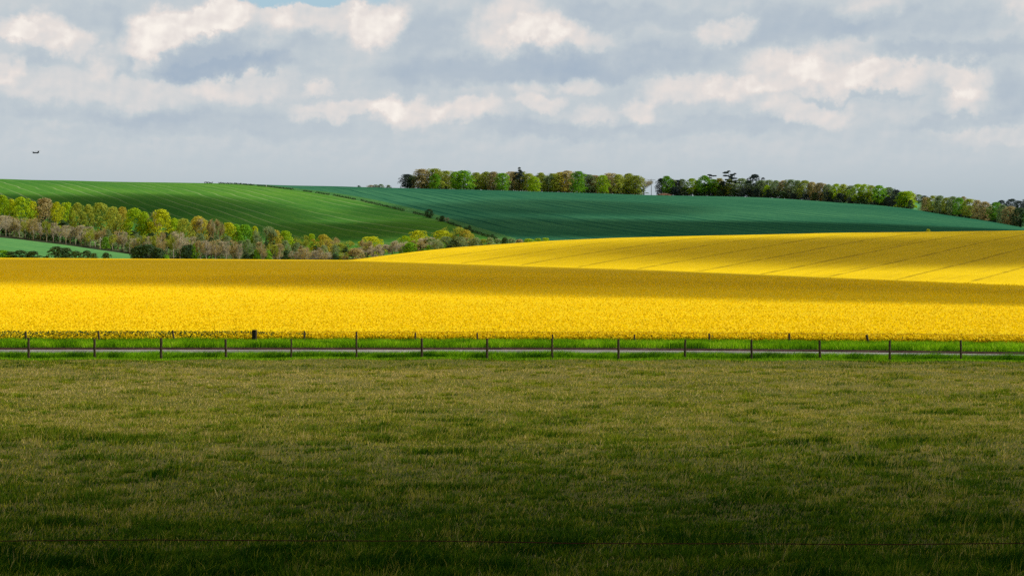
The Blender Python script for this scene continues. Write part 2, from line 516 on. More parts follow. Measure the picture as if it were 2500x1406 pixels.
# yellow field : crop canopy with a front skirt
pxs = np.concatenate([np.linspace(-2500, -300, 60, endpoint=False), np.linspace(-300, 2800, 500), np.linspace(2810, 5000, 60)])
PX = pxs[None, :]
y_end = sip(pxs, Y2P) + 22
n1_, n2_ = 200, 340
def edge_of(px):
    y = np.full_like(px, 119.0)
    for _ in range(30): y = edge_y((px - 1250) / F * y) + 0.8
    return y
ye = edge_of(pxs)
t1 = np.concatenate([np.linspace(0, 1, n1_, endpoint=False) ** 1.4 * 0.35, 0.35 + 0.65 * np.linspace(0, 1, n2_)])[:, None]
YY = ye[None, :] + (y_end - ye)[None, :] * t1
ZZ = rape_z(np.repeat(PX, len(t1), 0), YY)
nzz = 0.03 * rng.standard_normal(ZZ.shape) * np.clip(1.6 - YY / 150, 0.0, 1)
ZZ = ZZ + nzz
XX = (PX - 1250) / F * YY
skY = YY[0] - 0.55; skX = (pxs - 1250) / F * skY
XX = np.vstack([skX, XX]); YY = np.vstack([skY, YY]); ZZ = np.vstack([np.full_like(skY, -3.35), ZZ])
link('rapeseed_field', grid_mesh('rapeseed_field', XX, YY, ZZ), M['rape'], kind='structure')


def land_patch(name, pxa, ylo, yhi, n, mat, lift=0.0, power=1.0):
    t = (np.linspace(0, 1, n) ** power)[:, None]
    Y = ylo[None, :] * (1 - t) + yhi[None, :] * t
    pp = np.repeat(pxa[None, :], n, 0)
    Z = land_z(pp, Y) + lift
    return link(name, grid_mesh(name, (pp - 1250) / F * Y, Y, Z), mat, kind='structure')


MLOW = [(480, 447.5), (573, 450), (645, 456), (719, 464.5), (787, 474), (820, 479), (884, 492), (968, 511.5), (1035, 527.5), (1086, 542.5), (1136, 561), (1170, 573), (1203, 583), (1260, 602)]
MUP = [(480, 446.5), (568, 448.4), (652, 452), (736, 462), (820, 471), (917, 488), (1035, 515), (1102, 535), (1170, 556), (1222, 571), (1300, 594)]
def y_of_row(px, pts): return land_y(px, np.minimum(sip(px, pts), e_row(px) - 7))
pl = np.concatenate([np.linspace(-2500, -100, 40, endpoint=False), np.linspace(-100, 1262, 240)])
yrl = sip(pl, YRP)
left_top = np.where(pl < 480, yrl * 1.35, np.where(pl < 568, yrl * 1.35 * (1 - (pl - 480) / 88) + y_of_row(pl, MLOW) * (pl - 480) / 88, y_of_row(pl, MLOW)))
land_patch('spring_crop_field', pl, b_dist(pl), left_top, 200, M['cropL'])
pm = np.linspace(568, 1262, 160)
land_patch('field_margin', pm, y_of_row(pm, MLOW), y_of_row(pm, MUP), 8, M['margin'], 0.0)
pr = np.concatenate([np.linspace(480, 1300, 160, endpoint=False), np.linspace(1300, 2800, 240, endpoint=False), np.linspace(2800, 5000, 40)])
yrr = sip(pr, YRP)
rb = np.where(pr < 568, yrr * 1.35 * (1 - (pr - 480) / 88) + y_of_row(pr, MLOW) * (pr - 480) / 88, np.where(pr < 1262, y_of_row(pr, MUP), b_dist(pr)))
land_patch('winter_wheat_field', pr, rb, np.maximum(yrr * np.interp(pr, [1640, 1720], [1.35, 1.0]), rb + 0.1), 200, M['cropR'])
pf = np.concatenate([np.linspace(-2500, -100, 30, endpoint=False), np.linspace(-100, 340, 60)])
land_patch('young_crop_field', pf, a_dist(pf) - 110, a_dist(pf) - 4, 50, M['cropN'])
pw = np.concatenate([np.linspace(-2500, -100, 40, endpoint=False), np.linspace(-100, 2800, 260), np.linspace(2810, 5000, 30)])
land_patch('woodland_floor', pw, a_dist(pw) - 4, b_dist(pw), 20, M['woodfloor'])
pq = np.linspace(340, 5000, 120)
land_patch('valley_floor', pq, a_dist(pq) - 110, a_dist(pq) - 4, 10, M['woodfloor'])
# land behind the right-hand woods
FR = [(1640, 492), (2000, 490), (2210, 492), (2260, 489), (2330, 500), (2500, 512), (5000, 520)]
pk = np.linspace(1640, 5000, 160); tk = np.linspace(0, 1, 30)[:, None]
y0 = sip(pk, YRP); r0 = sip(pk, RP); r1 = ip(pk, FR)
Yk = y0[None, :] + (1900 - y0)[None, :] * tk
rowk = r0[None, :] + 6 * np.sin(np.pi * np.clip(tk * 3, 0, 1)) * np.clip((pk - 1900) / 300, 0, 1)[None, :] + (r1 - r0)[None, :] * (tk ** 0.7)
link('far_fields', grid_mesh('far_fields', (pk[None, :] - 1250) / F * Yk, Yk, (HZ - rowk) * Yk / F), M['farfield'], kind='structure')


def far_z(px, Y):
    y0 = float(sip(px, YRP)); r0 = float(sip(px, RP)); r1 = float(ip(px, FR)); t = min(max((Y - y0) / (1900 - y0), 0), 1)
    row = r0 + 6 * math.sin(math.pi * min(t * 3, 1)) * min(max((px - 1900) / 300, 0), 1) + (r1 - r0) * t ** .7
    return (HZ - row) * Y / F


# ------------------------------------------------------------------ small tools for foliage and grass
def vnoise(x, y, s, seed=0):
    """smooth value noise 0..1"""
    g = np.random.default_rng(seed).random((256, 256))
    x = x / s + 1000.3; y = y / s + 1000.7
    xi = np.floor(x).astype(int); yi = np.floor(y).astype(int); fx = x - xi; fy = y - yi
    fx = fx * fx * (3 - 2 * fx); fy = fy * fy * (3 - 2 * fy)
    a = g[xi % 256, yi % 256]; b = g[(xi + 1) % 256, yi % 256]; c = g[xi % 256, (yi + 1) % 256]; d = g[(xi + 1) % 256, (yi + 1) % 256]
    return (a * (1 - fx) + b * fx) * (1 - fy) + (c * (1 - fx) + d * fx) * fy


def unit(v): return v / np.maximum(np.linalg.norm(v, axis=-1, keepdims=True), 1e-9)


def leaf_cards(pos, nrm, size, aspect=0.7, g=rng):
    n = len(pos)
    r = unit(g.standard_normal((n, 3)))
    a = unit(np.cross(nrm, r)); b = np.cross(nrm, a)
    s = np.asarray(size).reshape(-1, 1) * np.ones((n, 1)) * 0.5
    v = np.stack([pos + a * s, pos + b * s * aspect + nrm * s * .25, pos - a * s, pos - b * s * aspect - nrm * s * .25], 1).reshape(-1, 3)
    f = np.arange(4 * n).reshape(n, 4)
    return v, f


def blades(base, h, w, lean, seg2=True, g=rng):
    """lean (n,2): sideways displacement of the tip"""
    n = len(base)
    th = g.random(n) * 2 * np.pi
    side = np.stack([np.cos(th), np.sin(th), np.zeros(n)], 1) * (w * .5)[:, None]
    tip = base + np.concatenate([lean, h[:, None]], 1)
    if seg2:
        midp = base + np.concatenate([lean * .35, (h * .6)[:, None]], 1)
        v = np.stack([base - side, base + side, midp + side * .7, midp - side * .7, tip], 1).reshape(-1, 3)
        i = np.arange(n)[:, None] * 5
        f = np.concatenate([i + [0, 1, 2], i + [0, 2, 3], i + [3, 2, 4]], 0)
        return v, f, 5
    v = np.stack([base - side, base + side, tip], 1).reshape(-1, 3)
    return v, np.arange(3 * n).reshape(n, 3), 3


# ------------------------------------------------------------------ pasture grass
def grass_mat(name, stops, trans=0.3):
    m, N = new_mat(name)
    a = N.n('Attribute', attribute_name='tone').outputs['Fac']
    col = N.ramp(a, stops)
    finish(N, col, 0.85, 0.03, trans=trans)
    return m


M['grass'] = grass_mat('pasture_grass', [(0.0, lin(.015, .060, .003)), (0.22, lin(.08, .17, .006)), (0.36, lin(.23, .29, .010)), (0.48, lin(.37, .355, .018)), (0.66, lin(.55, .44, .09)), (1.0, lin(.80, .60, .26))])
M['lush'] = grass_mat('verge_grass', [(0.0, lin(.02, .10, .004)), (0.5, lin(.18, .42, .006)), (0.85, lin(.42, .70, .012)), (1.0, lin(.6, .7, .08))], 0.35)


def pasture_grass():
    parts = []; tones = []; off = 0; V = []; Fc = []
    for (ylo, yhi, n, seg) in ((17.0, 45, 560000, True), (45, 98.3, 520000, False)):
        u = rng.random(n); Y = 1 / (1 / yhi + u * (1 / ylo - 1 / yhi))
        X = (rng.random(n) * 2 - 1) * (0.2572 * Y * 1.10 + 6.0)
        keep = Y < fence_y(X) + 0.2; X = X[keep]; Y = Y[keep]; n = len(X)
        # gather into small tufts
        cl = vnoise(X, Y, 0.35, 3); big = vnoise(X, Y, 2.6, 4); mid = vnoise(X, Y, 0.9, 5); pat = vnoise(X, Y, 7.0, 6)
        hummock = np.clip((mid * .55 + big * .45 - 0.60) * 5, 0, 1) * np.clip(vnoise(X, Y, .4, 12) * 1.6, .2, 1)
        h = (0.025 + 0.045 * cl + 0.085 * hummock) * (0.55 + 0.9 * rng.random(n))
        straw = rng.random(n) < (0.06 + 0.14 * np.clip((vnoise(X, Y, 1.8, 14) - .55) * 5, 0, 1))
        h = np.where(straw, h * 1.35 + 0.02, h)
        w = (0.007 + Y * 0.00026) * (0.6 + .8 * rng.random(n)) * np.where(straw, .65, 1)
        ln = rng.standard_normal((n, 2)) * (h * .5)[:, None] + np.stack([h * .30, -h * .1], 1)
        far = np.interp(Y, [20, 25, 28, 36, 50, 70, 85, 88, 99], [-.12, -.22, -.24, -.07, .04, .14, .20, -.02, -.05])  # olive to tan by distance; foreground darkening painted into the nearest tones
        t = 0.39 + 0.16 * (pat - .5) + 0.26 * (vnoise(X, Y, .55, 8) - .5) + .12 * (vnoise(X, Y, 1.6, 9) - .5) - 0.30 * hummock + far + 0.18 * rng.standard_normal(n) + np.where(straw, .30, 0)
        z = pasture_z(X, Y)
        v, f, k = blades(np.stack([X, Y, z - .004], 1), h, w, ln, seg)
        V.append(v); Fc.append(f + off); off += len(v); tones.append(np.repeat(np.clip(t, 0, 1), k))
    # separate tussocks: dark green ones and tufts of dead straw stalks
    for (nc, per, straw) in ((2300, 100, False), (360, 22, True)):
        u = rng.random(nc); cyy = 1 / (1 / 90 + u * (1 / 17 - 1 / 90)); cxx = (rng.random(nc) * 2 - 1) * (0.2572 * cyy * 1.1 + 6.0)
        rad = (0.08 + .22 * rng.random(nc) ** 2) * (1.0 if not straw else .9)
        k_ = np.repeat(np.arange(nc), per); n = len(k_)
        a = rng.random(n) * 6.283; q = rng.random(n) ** .6
        X = cxx[k_] + np.cos(a) * q * rad[k_] * 1.5; Y = cyy[k_] + np.sin(a) * q * rad[k_]
        keep = Y < fence_y(X) - .1; X = X[keep]; Y = Y[keep]; a = a[keep]; k_ = k_[keep]; n = len(X)
        if straw:
            h = (.10 + .16 * rng.random(n)); w = .004 + Y * .00014 + 0 * h; t = .74 + .12 * rng.standard_normal(n) - .16 * (Y < 34)
            ln = np.stack([np.cos(a), np.sin(a)], 1) * (h * .25)[:, None] + np.stack([h * .45, 0 * h], 1) * (rng.random(nc)[k_] * 2 - .6)[:, None]
        else:
            h = (.05 + .40 * rad[k_]) * (.6 + .6 * rng.random(n)); w = (.006 + Y * .00022) * (.7 + .6 * rng.random(n))
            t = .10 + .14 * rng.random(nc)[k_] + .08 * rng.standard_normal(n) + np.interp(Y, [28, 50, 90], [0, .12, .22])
            ln = np.stack([np.cos(a), np.sin(a)], 1) * (h * .55)[:, None] + rng.standard_normal((n, 2)) * (h * .2)[:, None]
        v, f, k = blades(np.stack([X, Y, pasture_z(X, Y)], 1), h, w, ln, False)
        V.append(v); Fc.append(f + off); off += len(v); tones.append(np.repeat(np.clip(t, 0, 1), k))
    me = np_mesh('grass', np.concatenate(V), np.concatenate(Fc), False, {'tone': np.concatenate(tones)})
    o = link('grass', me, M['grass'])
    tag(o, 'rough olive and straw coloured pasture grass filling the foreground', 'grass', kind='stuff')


pasture_grass()


def verge_grass():
    V = []; Fc = []; T = []; off = 0
    # tall tussocks along the near fence, short sward behind, tall bank grass beyond the road
    for which, n in (('tall', 78000), ('short', 60000), ('bank', 145000), ('lip', 34000)):
        X = (rng.random(n) * 2 - 1) * 43.0
        r = rng.random(n)
        if which == 'tall':
            Y = fence_y(X) + 0.1 + r ** 1.2 * 2.6; z = pasture_z(X, fence_y(X)) - 0.02 - (Y - fence_y(X)) * .03
            h = (0.18 + 0.28 * vnoise(X, Y, .8, 21)) * (0.6 + .6 * rng.random(n)); w = np.full(n, .026)
            lean = np.stack([h * .45, -h * .15], 1) + rng.standard_normal((n, 2)) * (h * .35)[:, None]
            t = 0.30 + .75 * (vnoise(X, Y, .7, 22) - .5) + .18 * rng.standard_normal(n)
        elif which == 'short':
            Y = fence_y(X) + 2.2 + r * (road_y(X) - fence_y(X) - 2.3); z = np.full(n, -3.58)
            h = 0.10 + .09 * rng.random(n) + .08 * vnoise(X, Y, .9, 27) + .16 * np.clip(vnoise(X, X * 0, 3.0, 28) - .45, 0, 1); w = np.full(n, .03)
            lean = rng.standard_normal((n, 2)) * (h * .5)[:, None]; t = 0.5 + .15 * rng.standard_normal(n)
        elif which == 'bank':
            ylo = road_y(X) + 5.9; yhi = edge_y(X) + .9
            Y = ylo + r * (yhi - ylo); z = -3.41 + .12 * r
            h = (0.27 + .14 * vnoise(X, Y, .8, 24)) * (0.6 + .6 * rng.random(n)); w = np.full(n, .026)
            lean = np.stack([h * .1, -h * .15], 1) + rng.standard_normal((n, 2)) * (h * .4)[:, None]
            t = 0.48 + .55 * (vnoise(X, Y, 1.2, 25) - .5) + .18 * rng.standard_normal(n)
        else:   # green fringe in front of the fence
            Y = fence_y(X) - r ** 2 * 1.2; z = pasture_z(X, Y)
            h = (0.08 + .06 * rng.random(n)); w = np.full(n, .02)
            lean = rng.standard_normal((n, 2)) * (h * .5)[:, None]; t = 0.5 + .2 * rng.standard_normal(n)
        v, f, k = blades(np.stack([X, Y, z], 1), h, w, lean, which in ('tall', 'bank'))
        V.append(v); Fc.append(f + off); off += len(v); T.append(np.repeat(np.clip(t, 0, 1), k))
    me = np_mesh('verge_grass', np.concatenate(V), np.concatenate(Fc), False, {'tone': np.concatenate(T)})
    tag(link('verge_grass', me, M['lush']), 'lush bright green long grass on both verges of the road', 'grass', kind='stuff')


verge_grass()


# ------------------------------------------------------------------ rapeseed plants
def rape_plants():
    V = []; Fc = []; T = []; off = 0
    n = 350000
    u = rng.random(n)
    Yn = 119.0 / (1 - u * (1 - 119.0 / 330.0))                       # denser close by
    px = rng.random(n) * 3100 - 300
    yE = edge_of(px)
    Y = yE + (Yn - 119.0) * (330 - yE) / 211.0
    X = (px - 1250) / F * Y
    z = rape_z(px, Y) + 0.02 + 0.10 * rng.standard_normal(n) - 0.12 * np.clip((0.42 - vnoise(X, Y, .5, 31)) * 4, 0, 1)
    row = vnoise(X * .15, Y, .9, 32)
    z -= 0.12 * np.clip((0.3 - row) * 5, 0, 1)
    thin = vnoise(X * .10, Y * .55, 1.0, 61) * .6 + vnoise(X * .4, Y * 1.2, 1.0, 62) * .4
    kp = rng.random(n) > np.clip((thin - .66) * 7, 0, .85)
    X = X[kp]; Y = Y[kp]; z = z[kp]; n = len(X)
    pos = np.stack([X, Y, z], 1)
    nrm = unit(rng.standard_normal((n, 3)) * .8 + [0, -.35, .8])
    v, f = leaf_cards(pos, nrm, (0.07 + Y * 0.00042) * (0.7 + .6 * rng.random(n)), .8)
    V.append(v); Fc.append(f); off = len(v); T.append(np.repeat(0.5 + .2 * rng.standard_normal(n), 4))
    # the front rows: separate flower heads over green stems
    n = 45000
    X = (rng.random(n) * 2 - 1) * 42; r = rng.random(n)
    Y = edge_y(X) - 0.35 + r * 1.2
    dens = vnoise(X, X * 0, 2.2, 33)
    top = -2.84 + 0.22 * r - 0.10 * rng.random(n)
    zz = top - rng.random(n) ** 1.3 * (0.40 - .1 * dens) * (1.1 - r) + np.where(rng.random(n) < .06, .22, 0) * rng.random(n)
    keep = rng.random(n) < np.clip(0.10 + .7 * dens + np.clip((X + 17) / 10, -0.3, .9), 0.06, 1)
    pos = np.stack([X, Y, zz], 1)[keep]; n = len(pos)
    pos = np.repeat(pos, 3, 0) + rng.standard_normal((3 * n, 3)) * .03
    nrm = unit(rng.standard_normal((3 * n, 3)) + [0, -.5, .6])
    v, f = leaf_cards(pos, nrm, .11 * (0.7 + .6 * rng.random(3 * n)), .8)
    V.append(v); Fc.append(f + off); T.append(np.repeat(0.6 + .2 * rng.standard_normal(3 * n), 4))
    me = np_mesh('rapeseed_flowers', np.concatenate(V), np.concatenate(Fc), False, {'tone': np.clip(np.concatenate(T), 0, 1)})
    tag(link('rapeseed_flowers', me, M['flower']), 'dense bright yellow rapeseed blossom covering the field', 'crop flowers', kind='stuff')
    n = 33000
    X = (rng.random(n) * 2 - 1) * 42; r = rng.random(n); Y = edge_y(X) - 0.3 + r * 1.4
    kp = rng.random(n) < np.interp(X, [-18, -10], [1, .3]); X = X[kp]; Y = Y[kp]; n = len(X)
    z = -3.3 + rng.random(n) ** .8 * np.interp(X, [-16, -10], [.72, .52])
    v1, f1 = leaf_cards(np.stack([X, Y, z], 1), unit(rng.standard_normal((n, 3)) + [0, -.4, .5]), .10 * (.5 + rng.random(n)), .5)
    me = np_mesh('rapeseed_foliage', v1, f1, False, {'tone': np.repeat(rng.random(n), 4)})
    tag(link('rapeseed_foliage', me, M['stem']), 'dark green stems and leaves along the front edge of the yellow crop', 'crop foliage', kind='stuff')


rape_plants()


# ------------------------------------------------------------------ posts and fences
def tube(bm, pts, radii, seg=8, cap=True):
    rings = []
    for i, p in enumerate(pts):
        p = Vector(p)
        d = (Vector(pts[min(i + 1, len(pts) - 1)]) - Vector(pts[max(i - 1, 0)])).normalized()
        a = d.orthogonal().normalized(); b = d.cross(a)
        rings.append([bm.verts.new(p + (a * math.cos(2 * math.pi * k / seg) + b * math.sin(2 * math.pi * k / seg)) * radii[i]) for k in range(seg)])
    for i in range(len(rings) - 1):
        for k in range(seg):
            bm.faces.new([rings[i][k], rings[i][(k + 1) % seg], rings[i + 1][(k + 1) % seg], rings[i + 1][k]])
    if cap:
        bm.faces.new(rings[0][::-1]); bm.faces.new(rings[-1])


def bm_mesh(name, bm, smooth=False):
    bmesh.ops.recalc_face_normals(bm, faces=bm.faces)
    me = bpy.data.meshes.new(name); bm.to_mesh(me); bm.free()
    if smooth:
        for p in me.polygons: p.use_smooth = True
    return me


M['post'] = flat_mat('weathered_post', (.075, .055, .03), 0.9, 0.1, 0.5, 9.0)
M['post_dark'] = flat_mat('creosoted_post', (.030, .024, .018), 0.9, 0.1, 0.4, 9.0)
M['wire'] = flat_mat('galvanised_wire', (.18, .17, .16), 0.5, 0.4, 0.3, 6.0, metal=.6)
M['rust'] = flat_mat('rusty_wire', (.075, .02, .012), 0.9, 0.1, 0.6, 30.0)


def post_mesh(h, r, lean, seed, sink=0.3):
    g = random.Random(seed); bm = bmesh.new()
    n = 7; pts = []; rad = []
    for i in range(n):
        t = i / (n - 1); z = -sink + t * (h + sink)
        pts.append((lean * z / h + g.uniform(-.006, .006), g.uniform(-.006, .006), z)); rad.append(r * (1.12 - .18 * t) * g.uniform(.95, 1.05))
    tube(bm, pts, rad, 9)
    bmesh.ops.bevel(bm, geom=[e for e in bm.edges if e.calc_face_angle(0) > 1.2], offset=r * .18, segments=1, affect='EDGES')
    return bm_mesh('fence_post', bm)


NEAR = [(70, 825, .052, .0), (231, 827, .050, .01), (393, 825, .054, .03), (552, 827, .050, -.03), (711, 827, .036, .0), (870, 810, .040, .0), (1030, 826, .052, .02), (1189, 826, .050, .01), (1348, 826, .042, -.005),
        (1510, 827, .050, .01), (1672, 829, .046, -.02), (1835, 829, .046, .02), (2002, 831, .050, -.02), (2172, 831, .048, .01), (2346, 830, .044, .01)]
spc = [(-250, 826, .05, .01), (-90, 826, .05, .0)] + NEAR + [(2522, 832, .05, .0), (2700, 833, .05, .02)]


def solve_y(px, fn):
    y = 98.0
    for _ in range(30): y = float(fn((px - 1250) / F * y))
    return y


fe = empty('wire_fence', (0, 98, -3.5))
tag(fe, 'row of thin round wooden stakes on the near side of the road', 'fence')
tops = []
for i, (px, top, r, ln) in enumerate(spc):
    Y = solve_y(px, fence_y); X = (px - 1250) / F * Y; z0 = float(pasture_z(np.array(X), np.array(Y)))
    h = -(top - HZ) * Y / F - z0
    o = link('fence_post', post_mesh(h, r * 1.18, ln, i), M['post'], fe)
    o.location = Vector((X, Y, z0)) - fe.location; o.rotation_euler = (0, 0, i * 1.3)
    tops.append((X, Y, z0, min(h, 1.05)))
for hh in (.35, .62, .9):
    bm = bmesh.new(); pts = []
    for (a, b) in zip(tops[:-1], tops[1:]):
        for t in (0, .33, .66):
            pts.append((a[0] * (1 - t) + b[0] * t, a[1] * (1 - t) + b[1] * t, a[2] + a[3] * hh - .02 * math.sin(math.pi * t) - 0.0))
    tube(bm, [Vector(p) - fe.location for p in pts], [.0014] * len(pts), 4)
    link('wire', bm_mesh('wire', bm), M['wire'], fe)

FARP = [(-120, 808, .05, .0), (63, 809, .052, .0), (244, 807, .052, -.11), (426, 806, .052, -.12), (743, 808, .05, .0), (1014, 812, .045, .0), (1165, 812, .042, .0), (1349, 816, .04, .0), (1549, 816, .045, .0),
        (1732, 814, .052, -.02), (1927, 814, .058, -.01), (2121, 817, .062, -.12), (2620, 822, .05, 0)]
fy = lambda X: edge_y(X) - 0.85
fe2 = empty('wire_fence', (0, 118, -3.3))
tag(fe2, 'short weathered stakes at the edge of the yellow field beyond the road', 'fence')
tops = []
for i, (px, top, r, ln) in enumerate(FARP):
    Y = solve_y(px, fy); X = (px - 1250) / F * Y; z0 = -3.33
    h = -(top - HZ) * Y / F - z0
    o = link('fence_post', post_mesh(h, r * 1.15, ln, 40 + i), M['post'], fe2)
    o.location = Vector((X, Y, z0)) - fe2.location
    tops.append((X, Y, z0, h))
bm = bmesh.new()
pts = [Vector((a[0], a[1] + .05, a[2] + .72)) - fe2.location for a in tops]
tube(bm, pts, [.006] * len(pts), 4)
link('wire', bm_mesh('wire', bm), M['wire'], fe2)
# thick square post
Y = solve_y(621, fy); X = (621 - 1250) / F * Y
sq = empty('square_post', (X, Y, -3.33), R(-14)); tag(sq, 'thick black square post standing between the two left groups of field stakes', 'post')
def box_mesh(name, a, b, bev=0.0):
    bm = bmesh.new(); bmesh.ops.create_cube(bm, size=1)
    for v in bm.verts: v.co = Vector([a[k] + (b[k] - a[k]) * (v.co[k] + .5) for k in range(3)])
    if bev: bmesh.ops.bevel(bm, geom=list(bm.edges), offset=bev, segments=2, affect='EDGES')
    return bm_mesh(name, bm)
htop = -(805 - HZ) * Y / F + 3.33
link('shaft', box_mesh('shaft', (-.12, -.11, -.4), (.12, .11, htop - .03), .008), M['post_dark'], sq)
link('sunlit_cap', box_mesh('sunlit_cap', (-.13, -.12, htop - .028), (.13, .12, htop), .006), M['post'], sq)  # paler material puts the sunlit top edge into the colour

# rusty wire close to the camera
ne = empty('wire_fence', (0, 8, -1.75)); tag(ne, 'single rusty strand of wire stretched low across the dark foreground', 'fence')
bm = bmesh.new(); pts = []
for i in range(120):
    x = -9.0 + 18.0 * i / 119
    row = 1318 + 1.6 * (x + 2.06) + 1.0 * (x + 2.06) ** 2 * .3
    row = 1317.5 + 2.6 * (x + 2.06) + 2.2 * math.sin(x * 1.9) + .8 * math.sin(x * 5.3)
    pts.append(Vector((x, 8.0, -(row - HZ) * 8.0 / F)) - ne.location + Vector((0, 0, random.uniform(-.0008, .0008))))
tube(bm, pts, [.0019] * len(pts), 6)
link('wire', bm_mesh('wire', bm), M['rust'], ne)
for x in (-8.8, -3.1, 3.3, 8.8):
    o = link('fence_post', post_mesh(.95, .05, 0, int(x * 10)), M['post'], ne); o.location = Vector((x, 8.06, float(pasture_z(np.array(x), np.array(8.0))))) - ne.location


# ------------------------------------------------------------------ trees
def branches(kind, g, bm, twigs):
    """trunk and limbs in a unit tree; returns limb ends"""
    ends = []
    bend = [(g.uniform(-.02, .02), g.uniform(-.02, .02)) for _ in range(5)]
    hgt = {'bare': .62, 'birch': .92, 'leafy': .5, 'tall': .72, 'pine': .96, 'cedar': .95, 'shrub': .3}[kind]
    r0 = {'bare': .028, 'birch': .022, 'leafy': .035, 'tall': .03, 'pine': .028, 'cedar': .03, 'shrub': .02}[kind]
    pts = [Vector((bend[i][0] * i * .5, bend[i][1] * i * .5, -0.03 + (hgt + .03) * i / 4)) for i in range(5)]
    tube(bm, pts, [r0 * (1 - .19 * i) for i in range(5)], 6)
    nl = {'bare': 11, 'birch': 14, 'leafy': 9, 'tall': 12, 'pine': 16, 'cedar': 12, 'shrub': 8}[kind]
    for k in range(nl):
        t = g.uniform(.1, .9) if kind == 'shrub' else g.uniform(.16, .88) if kind == 'birch' else g.uniform(.28, .98)
        s = pts[0].lerp(pts[4], t); a = k * 2.4 + g.uniform(-.4, .4)
        up = {'bare': .75, 'birch': 1.0, 'leafy': .6, 'tall': .8, 'pine': .0, 'cedar': .12, 'shrub': .6}[kind]
        L = {'bare': .36, 'birch': .24, 'leafy': .38, 'tall': .33, 'pine': .34 * (1.05 - t * .7), 'cedar': .4 * (1.1 - t * .6), 'shrub': .4}[kind] * g.uniform(.75, 1.15)
        d = Vector((math.cos(a), math.sin(a), up)).normalized()
        m1 = s + d * L * .5 + Vector((0, 0, .02)); e = s + d * L + Vector((0, 0, L * .18 if up > .3 else -.01))
        tube(bm, [s, m1, e], [r0 * .42 * (1.1 - .5 * t), r0 * .26, r0 * .10], 4, False)
        ends.append((s, m1, e))
        for q in range(3 if kind in ('bare', 'birch', 'leafy', 'tall') else 0):
            b = m1.lerp(e, g.uniform(.0, .8)); d2 = (d + Vector((g.uniform(-1, 1), g.uniform(-1, 1), g.uniform(-.2, .9))) * .7).normalized()
            e2 = b + d2 * L * .5; tube(bm, [b, e2], [r0 * .16, r0 * .06], 3, False); ends.append((b, b.lerp(e2, .5), e2))
    return ends


